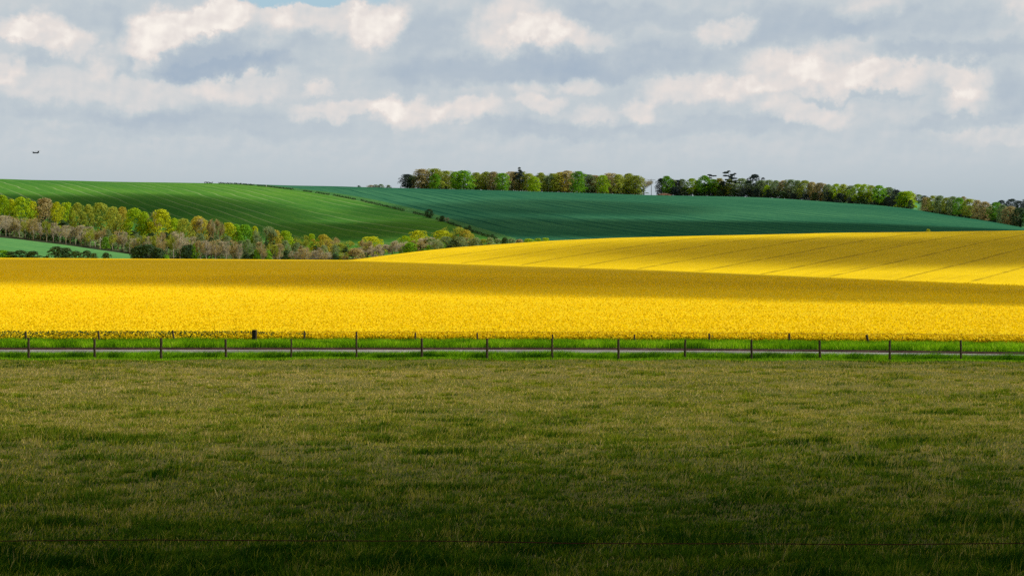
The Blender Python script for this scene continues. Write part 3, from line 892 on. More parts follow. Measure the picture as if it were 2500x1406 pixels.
def make_proto(kind, seed):
    g = random.Random(seed); q = np.random.default_rng(seed)
    bm = bmesh.new(); ends = branches(kind, g, bm, None); trunk = bm_mesh('trunk', bm, True)
    P_, N_, S_, T_ = [], [], [], []
    def lobe(c, rad, n, size, tone):
        d = unit(q.standard_normal((n, 3))); d[:, 2] = np.where(d[:, 2] < -.5, -d[:, 2], d[:, 2])
        rr = (0.55 + .5 * q.random(n) ** .5)[:, None]
        p = c + d * rr * rad; P_.append(p); N_.append(unit(d + q.standard_normal((n, 3)) * .55)); S_.append(size * (.6 + .8 * q.random(n))); T_.append(np.full(n, tone) + .14 * q.standard_normal(n))
    if kind in ('leafy', 'tall', 'shrub'):
        n = {'leafy': 40, 'tall': 46, 'shrub': 22}[kind]; lo = {'leafy': .14, 'tall': .03, 'shrub': .05}[kind]
        for i in range(n):
            z = lo + (1 - lo) * (i + .5) / n; t = (z - lo) / (1 - lo)
            rad = {'leafy': math.sin(math.pi * min(1, .14 + .86 * t)) ** .6, 'tall': max(.03, 1 - max(0, t - .3) ** 2 * 1.95) ** .5 * (.78 + .22 * t), 'shrub': math.sqrt(max(0.02, 1 - t * t))}[kind] * .5
            a = i * 2.39996 + g.uniform(-.5, .5); rad *= 1 + .16 * math.sin(2 * a + seed) + .1 * math.sin(3 * a + seed * 2); lr = g.uniform(.10, .17) * (1.35 if kind == 'shrub' else 1)
            ro = max(0, rad - lr) * g.uniform(.55, 1.08)
            lobe(np.array([ro * math.cos(a), ro * math.sin(a), min(z, 1 - lr * .7)]), np.array([lr, lr, lr * (.62 if kind != 'tall' else .8)]), 75, .040 if kind != 'shrub' else .06, g.uniform(.2, .8))
    elif kind == 'pine':
        for (s, m1, e) in ends:
            for t in (.45, .75, 1.0):
                c = s.lerp(e, t); lobe(np.array(c), np.array([.09, .09, .045]), 60, .04, g.uniform(.2, .7))
        lobe(np.array([0, 0, .97]), np.array([.07, .07, .05]), 70, .04, .5)
    elif kind == 'cedar':
        for (s, m1, e) in ends:
            for t in (.5, .8, 1.0):
                c = s.lerp(e, t); lobe(np.array(c), np.array([.12, .12, .022]), 70, .045, g.uniform(.2, .7))
        lobe(np.array([0, 0, .96]), np.array([.1, .1, .03]), 90, .045, .5)
    if kind in ('bare', 'birch'):
        # fine twigs: narrow slivers fanning from the limbs
        n = 2600 if kind == 'bare' else 1700
        b = []; d = []
        for i in range(n):
            s, m1, e = ends[g.randrange(len(ends))]
            p = s.lerp(e, .25 + .75 * g.random()) if kind == 'birch' else m1.lerp(e, g.random() ** .7)
            out = Vector((p.x, p.y, 0)); out = out.normalized() if out.length > .01 else Vector((1, 0, 0))
            dd = (out * .7 + Vector((g.gauss(0, .6), g.gauss(0, .6), g.uniform(.0, 1.3)))).normalized()
            b.append(p + dd * g.uniform(0, .12)); d.append(dd)
        b = np.array(b); d = np.array(d); L = (.05 + .05 * q.random(n))[:, None]
        # keep the crown round
        c0 = np.array([0, 0, .62 if kind == 'bare' else .58]); ax = np.array([.5, .5, .38 if kind == 'bare' else .42])
        ends_ = b + d * L; rr = np.linalg.norm((ends_ - c0) / ax, axis=1); sc = np.where(rr > 1, 1 / rr, 1)[:, None]
        ends_ = c0 + (ends_ - c0) * sc; b = ends_ - d * L
        side = unit(np.cross(d, q.standard_normal((n, 3)))) * .0045
        tv = np.stack([b - side, b + side, ends_ + side * .5, ends_ - side * .5], 1).reshape(-1, 3)
        tf = np.arange(4 * n).reshape(n, 4); tt = np.repeat(q.random(n), 4)
        n2 = 420
        idx = q.integers(0, n, n2)
        v2, f2 = leaf_cards(ends_[idx], unit(q.standard_normal((n2, 3))), .022 * (.6 + .8 * q.random(n2)), .7, q)
        V = np.concatenate([tv, v2]); Fq = np.concatenate([tf, f2 + len(tv)]); T = np.concatenate([tt, np.full(len(v2), .95)])
    else:
        Pn = np.concatenate(P_); v, f = leaf_cards(Pn, np.concatenate(N_), np.concatenate(S_), .75, q)
        V, Fq, T = v, f, np.repeat(np.concatenate(T_), 4)
    crown = np_mesh('crown', V, Fq, False, {'tone': np.clip(T, 0, 1)})
    # measure the width so the unit crown is one wide
    wd = max(np.percentile(V[:, 0], 98) - np.percentile(V[:, 0], 2), .2); ht = np.percentile(V[:, 2], 99.5)
    return trunk, crown, wd, ht


M['bark'] = flat_mat('bark', (.06, .05, .035), 0.95, 0.1, 0.4, 14.0)
M['bark_dark'] = flat_mat('ivy_bark', (.018, .024, .016), 0.95, 0.1, 0.4, 14.0)
M['bark_pale'] = flat_mat('birch_bark', (.42, .38, .34), 0.9, 0.1, 0.35, 20.0)
LM = {
    'lime': leaf_mat('lime_leaves', lin(.17, .32, .008), lin(.38, .56, .011), lin(.58, .72, .017)),
    'yellow': leaf_mat('yellow_leaves', lin(.27, .32, .008), lin(.54, .60, .014), lin(.72, .76, .028)),
    'green': leaf_mat('green_leaves', lin(.06, .20, .011), lin(.18, .42, .017), lin(.42, .68, .03)),
    'olive': leaf_mat('olive_leaves', lin(.19, .25, .03), lin(.38, .45, .05), lin(.56, .60, .09)),
    'orange': leaf_mat('orange_buds', lin(.28, .26, .03), lin(.54, .47, .05), lin(.68, .62, .08)),
    'brown': leaf_mat('brown_buds', lin(.24, .20, .09), lin(.46, .38, .17), lin(.62, .54, .25)),
    'pink': leaf_mat('pinkish_twigs', lin(.30, .27, .19), lin(.50, .45, .31), lin(.68, .63, .45)),
    'grey': leaf_mat('grey_green_leaves', lin(.10, .17, .07), lin(.24, .34, .15), lin(.42, .50, .24)),
    'dark': leaf_mat('dark_evergreen', lin(.02, .05, .018), lin(.04, .09, .03), lin(.09, .16, .05), trans=.15),
    'navy': leaf_mat('blue_black_evergreen', lin(.02, .035, .04), lin(.04, .068, .068), lin(.10, .13, .11), trans=.15),
}
CW = {'lime': 'lime green', 'yellow': 'yellow', 'green': 'fresh green', 'olive': 'olive', 'orange': 'orange-tinged', 'brown': 'brown', 'pink': 'pinkish', 'grey': 'grey-green', 'dark': 'dark green', 'navy': 'blue-black'}
KW = {'leafy': 'rounded tree', 'tall': 'tall tree', 'bare': 'bare twiggy tree', 'birch': 'slim pale-trunked tree', 'pine': 'pine', 'cedar': 'flat-branched cedar', 'shrub': 'bush'}
NAMES = {'leafy': 'broadleaf_tree', 'tall': 'beech_tree', 'bare': 'bare_tree', 'birch': 'birch_tree', 'pine': 'pine_tree', 'cedar': 'cedar_tree', 'shrub': 'bush'}
CATS = {'pine': 'pine', 'cedar': 'cedar', 'shrub': 'bush'}
GRP = {'ridge': 'trees of the skyline wood', 'east': 'trees of the right skyline wood', 'corner': 'trees of the wood at the right edge', 'belt': 'trees of the valley belt', 'far': 'distant trees behind the right woods',
       'hedge': 'bushes along the crest of the yellow field', 'slope': 'bushes on the grassy field margin', 'sky': 'small bushes on the skyline'}
PROTO = {}
NV = {'leafy': 5, 'tall': 5, 'bare': 5, 'birch': 5, 'pine': 3, 'cedar': 2, 'shrub': 4}
for kd, nv in NV.items():
    PROTO[kd] = [make_proto(kd, 100 + 17 * i + len(kd) * 7) for i in range(nv)]
TREES = []
tr = random.Random(5)


def tree(px, top, width, kind, colr, Y, zbase, place, row, bark='bark', rz=None):
    trunk, crown, wd, ht = PROTO[kind][tr.randrange(len(PROTO[kind]))]
    X = (px - 1250) / F * Y
    base_row = HZ - zbase * F / Y
    H = (base_row - top) * Y / F
    Wm = width * Y / F
    e = empty(NAMES[kind], (X, Y, zbase), tr.uniform(0, 6.28) if rz is None else rz)
    s = (Wm / wd, Wm / wd, H / ht)
    for nm, me, mt in (('trunk', trunk, M[bark]), ('crown', crown, LM[colr])):
        if len(me.materials) == 0: me.materials.append(mt)
        o = bpy.data.objects.new(nm, me); COL.objects.link(o); o.parent = e; o.scale = s
        o.material_slots[0].link = 'OBJECT'; o.material_slots[0].material = mt
    TREES.append(dict(o=e, px=px, place=place, row=row, kind=kind, col=colr, H=base_row - top))
    return e


# --- first skyline wood (left one), front row as seen, then a rear row
W1 = [(994, 424, 28, 'tall', 'navy'), (1010, 424, 24, 'bare', 'grey'), (1030, 413, 38, 'tall', 'brown'), (1061, 413, 38, 'tall', 'olive'), (1063, 423, 20, 'tall', 'green'), (1090, 419, 34, 'tall', 'olive'), (1112, 417, 24, 'tall', 'green'),
      (1132, 414, 42, 'tall', 'green'), (1163, 421, 30, 'tall', 'olive'), (1186, 421, 28, 'tall', 'olive'), (1205, 421, 26, 'tall', 'brown'), (1226, 421, 28, 'tall', 'green'), (1250, 420, 32, 'tall', 'brown'), (1268, 408, 18, 'pine', 'navy'),
      (1274, 421, 26, 'tall', 'olive'), (1291, 424, 26, 'tall', 'olive'), (1303, 431, 26, 'tall', 'lime'), (1321, 421, 28, 'tall', 'olive'), (1337, 421, 24, 'bare', 'grey'), (1352, 424, 28, 'tall', 'olive'), (1369, 419, 30, 'tall', 'orange'),
      (1386, 419, 32, 'tall', 'brown'), (1412, 420, 28, 'tall', 'green'), (1435, 427, 28, 'tall', 'grey'), (1453, 428, 26, 'tall', 'brown'), (1471, 430, 26, 'tall', 'lime'), (1488, 424, 32, 'tall', 'brown'), (1510, 425, 34, 'tall', 'olive'),
      (1534, 426, 30, 'tall', 'olive'), (1552, 426, 34, 'tall', 'olive'), (1572, 433, 28, 'bare', 'pink')]
def ridge_at(px): return float(sip(px, YRP))
for i, (px, top, w, kd, cl) in enumerate(W1):
    Y = ridge_at(px) - (14 if cl in ('green', 'lime') else 4) + tr.uniform(-4, 4)
    tree(px, top + tr.uniform(-2, 3), w * 1.22, kd, cl, Y, float(land_z(px, Y)) - .2, 'ridge', 'front', 'bark')
for i in range(19):
    px = 1003 + i * 30 + tr.uniform(-6, 6); Y = ridge_at(px) + 14 + tr.uniform(-3, 6)
    tree(px, float(np.interp(px, [1000, 1130, 1300, 1580], [424, 421, 424, 431])) + tr.uniform(0, 8), tr.uniform(26, 34), 'tall', tr.choice(['olive', 'grey', 'brown', 'dark']), Y, float(land_z(px, Y)) - .2, 'ridge', 'rear', 'bark_dark')
for i in range(20):
    px = 1003 + i * 29.5 + tr.uniform(-5, 5); Y = ridge_at(px) + 4; zb = float(land_z(px, Y)) - .4
    tree(px, HZ - zb * F / Y - tr.uniform(14, 22), tr.uniform(28, 36), 'shrub', tr.choice(['dark', 'olive', 'grey']), Y, zb, 'ridge', 'rear', 'bark_dark')
# --- second wood
W2 = [(1615, 435, 24, 'tall', 'navy'), (1629, 429, 26, 'leafy', 'green'), (1640, 437, 18, 'tall', 'grey'), (1653, 439, 22, 'tall', 'navy'), (1666, 437, 22, 'tall', 'grey'), (1688, 435, 26, 'leafy', 'lime'), (1703, 440, 20, 'tall', 'navy'),
      (1720, 428, 34, 'leafy', 'green'), (1732, 425, 30, 'cedar', 'navy'), (1741, 437, 26, 'leafy', 'green'), (1756, 435, 24, 'tall', 'orange'), (1766, 442, 24, 'tall', 'navy'), (1779, 416, 20, 'cedar', 'navy'), (1794, 422, 18, 'cedar', 'navy'),
      (1782, 437, 26, 'leafy', 'lime'), (1811, 435, 30, 'leafy', 'olive'), (1828, 440, 26, 'leafy', 'olive'), (1843, 425, 32, 'leafy', 'navy'), (1858, 440, 24, 'tall', 'grey'), (1873, 451, 16, 'leafy', 'lime'), (1877, 439, 28, 'tall', 'grey'), (1895, 440, 26, 'leafy', 'olive'),
      (1913, 440, 28, 'leafy', 'brown'), (1930, 438, 30, 'tall', 'olive'), (1948, 440, 24, 'tall', 'grey'), (1965, 440, 30, 'leafy', 'lime'), (1983, 444, 24, 'tall', 'brown'), (2002, 446, 26, 'tall', 'brown'), (2022, 450, 26, 'tall', 'grey'),
      (2042, 448, 26, 'leafy', 'lime'), (2059, 449, 24, 'leafy', 'olive'), (2077, 453, 24, 'tall', 'grey'), (2094, 449, 28, 'leafy', 'lime'), (2111, 449, 26, 'leafy', 'lime'), (2128, 452, 24, 'leafy', 'olive'), (2146, 452, 30, 'leafy', 'green'),
      (2170, 457, 26, 'tall', 'grey'), (2188, 463, 24, 'tall', 'navy'), (2213, 466, 40, 'tall', 'lime'), (2203, 468, 26, 'leafy', 'green')]
for (px, top, w, kd, cl) in W2:
    cl = {'lime': 'olive', 'olive': 'grey'}.get(cl, cl) if 1690 < px < 1990 and tr.random() < .6 else cl  # darker leaf colours put the wood's shade into the crowns
    Y = ridge_at(px) - (8 if cl in ('green', 'lime') else 2) + tr.uniform(-3, 3)
    tree(px, top + 1, w * 1.22, kd, cl, Y, float(land_z(px, Y)) - .2, 'east', 'front', 'bark_dark')
for i in range(24):  # rear trees coloured near-black, shade of the wood put into the leaves
    px = 1702 + i * 21 + tr.uniform(-4, 4); Y = ridge_at(px) + 10 + tr.uniform(-2, 5)
    tree(px, float(np.interp(px, [1700, 1900, 2050, 2200], [446, 447, 456, 470])) + tr.uniform(0, 8), tr.uniform(22, 28), 'tall', tr.choice(['navy', 'dark', 'dark', 'grey']), Y, (HZ - float(sip(px, RP))) * Y / F - .3, 'east', 'rear', 'bark_dark')
for i in range(42):  # understorey bushes coloured near-black to paint shade at the wood's foot
    px = 1628 + i * 14.6 + tr.uniform(-4, 4); Y = ridge_at(px) - (9 if i % 2 else 1); zb = float(land_z(px, Y)) - .4
    tree(px, HZ - zb * F / Y - tr.uniform(15, 27), tr.uniform(18, 26), 'shrub', tr.choice(['navy', 'navy', 'dark']), Y, zb, 'east', 'rear', 'bark_dark')
for i in range(14):
    px = 2262 + i * 17 + tr.uniform(-4, 4); Y = ridge_at(px) + 5; zb = (HZ - float(sip(px, RP))) * Y / F - .4
    tree(px, HZ - zb * F / Y - tr.uniform(12, 20), tr.uniform(20, 28), 'shrub', tr.choice(['navy', 'dark', 'dark', 'grey']), Y, zb, 'corner', 'rear', 'bark_dark')
# --- wood at the right edge
W3 = [(2261, 481, 22, 'tall', 'brown'), (2277, 477, 24, 'leafy', 'olive'), (2294, 477, 26, 'tall', 'grey'), (2311, 482, 24, 'leafy', 'olive'), (2326, 479, 28, 'tall', 'grey'), (2342, 482, 30, 'leafy', 'green'), (2366, 485, 32, 'leafy', 'olive'),
      (2386, 488, 24, 'tall', 'brown'), (2406, 492, 28, 'tall', 'brown'), (2430, 493, 30, 'leafy', 'green'), (2447, 499, 24, 'tall', 'grey'), (2467, 503, 34, 'tall', 'brown'), (2491, 507, 38, 'leafy', 'dark'), (2518, 508, 36, 'leafy', 'green')]
for (px, top, w, kd, cl) in W3:
    Y = ridge_at(px) - 3 + tr.uniform(-2, 3)
    tree(px, top + 1, w * 1.22, kd, cl, Y, float(land_z(px, Y)) - .2, 'corner', 'front', 'bark_dark')
for i in range(12):
    px = 2268 + i * 20 + tr.uniform(-4, 4); Y = ridge_at(px) + 9
    tree(px, float(np.interp(px, [2260, 2500], [488, 516])) + tr.uniform(0, 7), tr.uniform(20, 26), 'tall', tr.choice(['navy', 'dark', 'grey']), Y, (HZ - float(sip(px, RP))) * Y / F - .3, 'corner', 'rear', 'bark_dark')
for (px, top, w, cl) in [(2214, 470, 16, 'navy'), (2228, 472, 20, 'brown'), (2243, 475, 22, 'grey'), (2257, 478, 20, 'dark'), (2352, 480, 20, 'brown'), (2445, 489, 24, 'navy'), (2470, 486, 32, 'navy'), (2489, 491, 22, 'navy'), (2505, 486, 24, 'dark')]:
    Y = 1550.0
    tree(px, top, w * 1.1, 'leafy', cl, Y, far_z(px, Y) - .3, 'far', 'rear', 'bark_dark')

# --- valley belt: big trees at the back
BACK = [(-28, 480, 40, 'leafy', 'lime'), (7, 477, 38, 'leafy', 'lime'), (28, 487, 30, 'leafy', 'yellow'), (52, 482, 52, 'leafy', 'lime'), (78, 492, 26, 'leafy', 'yellow'), (108, 485, 54, 'tall', 'brown'), (138, 494, 34, 'leafy', 'yellow'), (165, 495, 36, 'leafy', 'lime'),
        (190, 496, 44, 'leafy', 'olive'), (216, 500, 34, 'leafy', 'olive'), (246, 496, 54, 'leafy', 'olive'), (277, 506, 32, 'leafy', 'olive'), (297, 506, 34, 'leafy', 'orange'), (328, 509, 54, 'leafy', 'lime'), (352, 518, 34, 'leafy', 'lime'), (373, 518, 30, 'bare', 'brown'), (395, 512, 58, 'leafy', 'yellow'),
        (426, 534, 34, 'leafy', 'lime'), (450, 535, 36, 'leafy', 'olive'), (484, 529, 60, 'leafy', 'orange'), (498, 533, 46, 'bare', 'pink'), (528, 536, 38, 'bare', 'brown'), (560, 544, 42, 'leafy', 'yellow'), (575, 548, 46, 'leafy', 'green'), (598, 549, 42, 'leafy', 'green'), (623, 553, 24, 'leafy', 'yellow'),
        (647, 554, 48, 'bare', 'grey'), (672, 562, 34, 'leafy', 'orange'), (696, 564, 46, 'leafy', 'lime'), (731, 575, 40, 'bare', 'olive'), (761, 571, 28, 'leafy', 'lime'), (789, 573, 42, 'leafy', 'orange'), (809, 580, 34, 'bare', 'brown'),
        (840, 589, 44, 'bare', 'olive'), (909, 578, 56, 'leafy', 'yellow'), (897, 586, 30, 'bare', 'brown'), (990, 576, 32, 'leafy', 'lime'), (1020, 563, 54, 'leafy', 'yellow'), (1077, 563, 46, 'leafy', 'yellow'), (1107, 554, 46, 'bare', 'olive'), (1137, 562, 40, 'leafy', 'orange')]
for (px, top, w, kd, cl) in BACK:
    a, b = float(a_dist(px)), float(b_dist(px)); Y = a + (b - a) * tr.uniform(.55, .8)
    if px > 870: Y = a + tr.uniform(8, 20)
    tree(px, top, w * 1.1, kd, cl, Y, float(land_z(px, Y)) - .3, 'belt', 'back', 'bark_dark' if cl == 'brown' else 'bark')
# middle: small evergreens and grey bushes
for i in range(44):
    px = -20 + i * 24 + tr.uniform(-8, 8)
    if 880 < px < 960: continue
    a, b = float(a_dist(px)), float(b_dist(px)); Y = a + (b - a) * tr.uniform(.2, .4)
    top = float(np.interp(px, [0, 100, 200, 320, 500, 640, 800, 850, 1000], [526, 536, 548, 566, 574, 588, 596, 606, 596])) + tr.uniform(-7, 7)
    kd, cl = tr.choice([('pine', 'dark'), ('leafy', 'dark'), ('leafy', 'grey'), ('leafy', 'grey'), ('bare', 'brown'), ('birch', 'pink')])
    tree(px, top, tr.uniform(22, 34), kd, cl, Y, float(land_z(px, Y)) - .3, 'belt', 'middle', 'bark_dark')
for i in range(30):   # dark undergrowth at the foot of the belt
    px = -10 + i * 29 + tr.uniform(-8, 8)
    a = float(a_dist(px)); Y = a + tr.uniform(12, 24); zb = float(land_z(px, Y)) - .4; base = HZ - zb * F / Y
    tree(px, base - tr.uniform(20, 30), tr.uniform(32, 44), 'shrub', tr.choice(['dark', 'dark', 'grey']), Y, zb, 'belt', 'middle', 'bark_dark')
# front: pale-trunked bare trees, a few bushes
px = -14.0
while px < 860:
    a = float(a_dist(px)); Y = a + tr.uniform(-2, 8)
    top = float(np.interp(px, [0, 100, 200, 300, 400, 500, 640, 760, 860], [524, 538, 552, 572, 574, 582, 596, 606, 616])) + tr.uniform(-5, 7)
    r = tr.random()
    if r < .62: kd, cl, bk = 'birch', tr.choice(['pink', 'pink', 'brown', 'olive']), 'bark_pale'
    elif r < .8: kd, cl, bk = 'bare', tr.choice(['pink', 'brown', 'olive']), 'bark_pale'
    elif r < .9: kd, cl, bk = 'shrub', 'green', 'bark'
    else: kd, cl, bk = 'shrub', 'dark', 'bark'
    if kd == 'shrub': top += 16
    tree(px, top + tr.uniform(-5, 6), tr.uniform(18, 28), kd, cl, Y, float(land_z(px, Y)) - .2, 'belt', 'front', bk)
    px += tr.uniform(9, 17)
# scrub on the crest of the second slope, right half of the belt
CR = [(868, 606, 40, 'shrub', 'brown'), (892, 604, 36, 'bare', 'pink'), (918, 600, 34, 'bare', 'pink'), (936, 596, 36, 'bare', 'pink'), (958, 594, 36, 'bare', 'pink'), (978, 588, 40, 'bare', 'pink'), (1000, 592, 36, 'shrub', 'green'), (1008, 583, 30, 'leafy', 'lime'), (1025, 586, 40, 'bare', 'brown'), (1046, 580, 42, 'bare', 'pink'),
      (1048, 598, 18, 'shrub', 'green'), (1062, 582, 36, 'bare', 'grey'), (1080, 592, 22, 'shrub', 'green'), (1090, 578, 30, 'leafy', 'grey'), (1108, 586, 34, 'leafy', 'dark'), (1124, 578, 36, 'leafy', 'grey'), (1140, 580, 30, 'bare', 'brown'), (1156, 584, 28, 'leafy', 'grey'), (1162, 580, 24, 'shrub', 'grey'),
      (1180, 584, 26, 'shrub', 'olive'), (1196, 580, 26, 'shrub', 'grey'), (1215, 583, 22, 'shrub', 'grey'), (1232, 580, 20, 'shrub', 'dark'), (1248, 583, 26, 'shrub', 'grey'), (1268, 584, 26, 'shrub', 'brown'), (1290, 583, 30, 'shrub', 'lime'), (1313, 582, 26, 'shrub', 'lime'), (1332, 581, 26, 'shrub', 'lime')]
for (px, top, w, kd, cl) in CR:
    a = float(a_dist(px)); Y = a + tr.uniform(-12, 6)
    tree(px, top, w * 1.1, kd, cl, Y, float(land_z(px, Y)) - .3, 'belt', 'front', 'bark')
# dark bushes in the lower left field and at the crest
for (px, top, w, cl, dy) in [(6, 611, 40, 'green', -55), (28, 614, 30, 'dark', -55), (50, 611, 36, 'dark', -55), (80, 613, 34, 'dark', -55), (140, 602, 42, 'dark', -52), (162, 605, 36, 'dark', -50), (186, 613, 30, 'dark', -52), (212, 612, 28, 'dark', -50), (229, 618, 20, 'dark', -50), (259, 617, 22, 'dark', -48),
                             (338, 601, 38, 'dark', -24), (360, 597, 50, 'dark', -26), (385, 606, 36, 'dark', -26), (405, 622, 20, 'green', -26)]:
    Y = float(a_dist(px)) + dy
    tree(px, top, w * 1.1, 'shrub', cl, Y, float(land_z(px, Y)) - .3, 'hedge', 'front', 'bark_dark')
# bushes on the margin between the two green fields
for (px, top, w, kd, cl, row) in [(1048, 511, 21, 'leafy', 'dark', 533), (1080, 527, 16, 'shrub', 'dark', 541), (1091, 531, 13, 'bare', 'pink', 545), (1146, 551, 9, 'leafy', 'dark', 562), (1202, 572, 10, 'shrub', 'dark', 580)]:
    Y = float(land_y(px, row)); tree(px, top, w, kd, cl, Y, float(land_z(px, Y)) - .2, 'slope', 'front', 'bark_dark')
for (px, top, w, cl) in [(876, 453, 8, 'dark'), (905, 452, 18, 'brown'), (917, 451, 14, 'grey'), (930, 450, 18, 'grey'), (948, 452, 12, 'grey')]:
    Y = ridge_at(px) - 2; tree(px, top, w, 'shrub', cl, Y, float(land_z(px, Y)) - .3, 'sky', 'front', 'bark_dark')
Yb = float(sip(2265, Y2P)) + 2
tree(2266, 559.5, 13, 'shrub', 'yellow', Yb, float(rape_z(2266, Yb)) - .4, 'hedge', 'crest', 'bark')

# low hedge line along the lower edge of the margin
hp = []
for px in np.linspace(500, 1215, 2600):
    if vnoise(np.array([px]), np.array([0.]), 14, 51)[0] < .28: continue
    Y = float(y_of_row(np.array([px]), MLOW)[0]) + random.gauss(1.0, .8); hp.append(P(px + random.uniform(-1, 1), Y, float(land_z(px, Y)) + random.random() * .9))
hp = np.array(hp)
v, f = leaf_cards(hp, unit(rng.standard_normal(hp.shape) + [0, 0, .5]), .7, .7)
tag(link('hedge', np_mesh('hedge', v, f, False, {'tone': np.repeat(rng.random(len(hp)), 4)}), LM['dark']), 'thin low dark hedge running down the hillside between the two green fields', 'hedge')

# ------------------------------------------------------------------ labels for the trees
ORD = ['first', 'second', 'third', 'fourth', 'fifth', 'sixth', 'seventh', 'eighth', 'ninth', 'tenth', 'eleventh', 'twelfth', 'thirteenth', 'fourteenth', 'fifteenth']
PL = {'ridge': 'central skyline wood', 'east': 'right skyline wood', 'corner': 'edge wood', 'belt': 'valley belt', 'far': 'far distance', 'hedge': 'yellow field crest', 'slope': 'grassy margin', 'sky': 'bare skyline'}
npx = [p[0] for p in NEAR]
used = {}
for T in sorted(TREES, key=lambda t: (t['place'], t['row'], t['px'])):
    k = min(range(15), key=lambda i: abs(npx[i] - T['px'])); d = T['px'] - npx[k]
    side = 'far left of' if d < -55 else 'left of' if d < -22 else 'nearly left of' if d < -6 else 'above' if d < 6 else 'nearly right of' if d < 22 else 'right of' if d < 55 else 'far right of'
    rw = {'front': 'front', 'rear': 'rear', 'back': 'back', 'middle': 'middle', 'crest': 'lone'}[T['row']]
    if T['place'] in ('hedge', 'slope', 'sky', 'far'): wh = PL[T['place']]
    else: wh = '%s %s row' % (PL[T['place']], rw)
    lab = '%s %s, %s, %s %s near stake' % (CW[T['col']], KW[T['kind']], wh, side, ORD[k])
    used.setdefault(lab, []).append(T)
for lab, ts in used.items():
    for i, T in enumerate(ts):
        L = lab
        if len(ts) == 2: L = ('leftmost ', 'rightmost ')[i] + lab
        elif len(ts) > 2: L = ('leftmost ', 'central ', 'rightmost ')[min(i, 2) if i < len(ts) - 1 else 2] + lab
        tag(T['o'], L, CATS.get(T['kind'], 'tree'), GRP[T['place']])

# ------------------------------------------------------------------ things on the skyline and in the sky
def metal_pole(name, px, row, top, r, label, mat):
    Y = float(land_y(px, row)) if row < 470 else ridge_at(px) - 2
    z = float(land_z(px, Y)); h = (HZ - top) * Y / F - z
    o = empty(name, (((px - 1250) / F) * Y, Y, z)); tag(o, label, 'pole')
    bm = bmesh.new(); tube(bm, [(0, 0, -.4), (0, 0, h * .5), (0, 0, h)], [r * 1.1, r, r * .8], 8); link('shaft', bm_mesh('shaft', bm, True), mat, o)
    return o, h


M['pale'] = flat_mat('pale_paint', (.6, .6, .56), 0.6, 0.3, 0.15, 2.0)
o, h = metal_pole('utility_pole', 1590, 476, 437, .16, 'thin grey pole standing in the gap between the two skyline woods', M['wire'])
bm = bmesh.new(); tube(bm, [(-2.6, 0, h - .6), (2.6, 0, h - .6)], [.1, .1], 6); tube(bm, [(-1.6, 0, h - 1.7), (1.6, 0, h - 1.7)], [.08, .08], 6)
link('crossarm', bm_mesh('crossarm', bm), M['wire'], o)
metal_pole('marker_post', 650, 457, 451.5, .14, 'short white marker post on the hedge line near the skyline', M['pale'])

# heap of earth beside the second wood
M['earth'] = mottled('reddish_earth', [(0.3, lin(.14, .07, .045)), (0.7, lin(.42, .26, .18))], 0.9, 0.2)
bm = bmesh.new(); bmesh.ops.create_icosphere(bm, subdivisions=4, radius=1)
for v in bm.verts:
    n = mnoise.noise(v.co * 2.3) * .25 + mnoise.noise(v.co * 7) * .12
    v.co *= 1 + n; v.co = Vector((v.co.x * 4.3, v.co.y * 2.4, max(v.co.z, -.2) * 1.25))
e = link('earth_heap', bm_mesh('earth_heap', bm), M['earth']); Y = ridge_at(1624) - 12; e.location = P(1622, Y, float(land_z(1622, Y)))
tag(e, 'low heap of reddish brown earth at the left foot of the right skyline wood', 'earth heap')


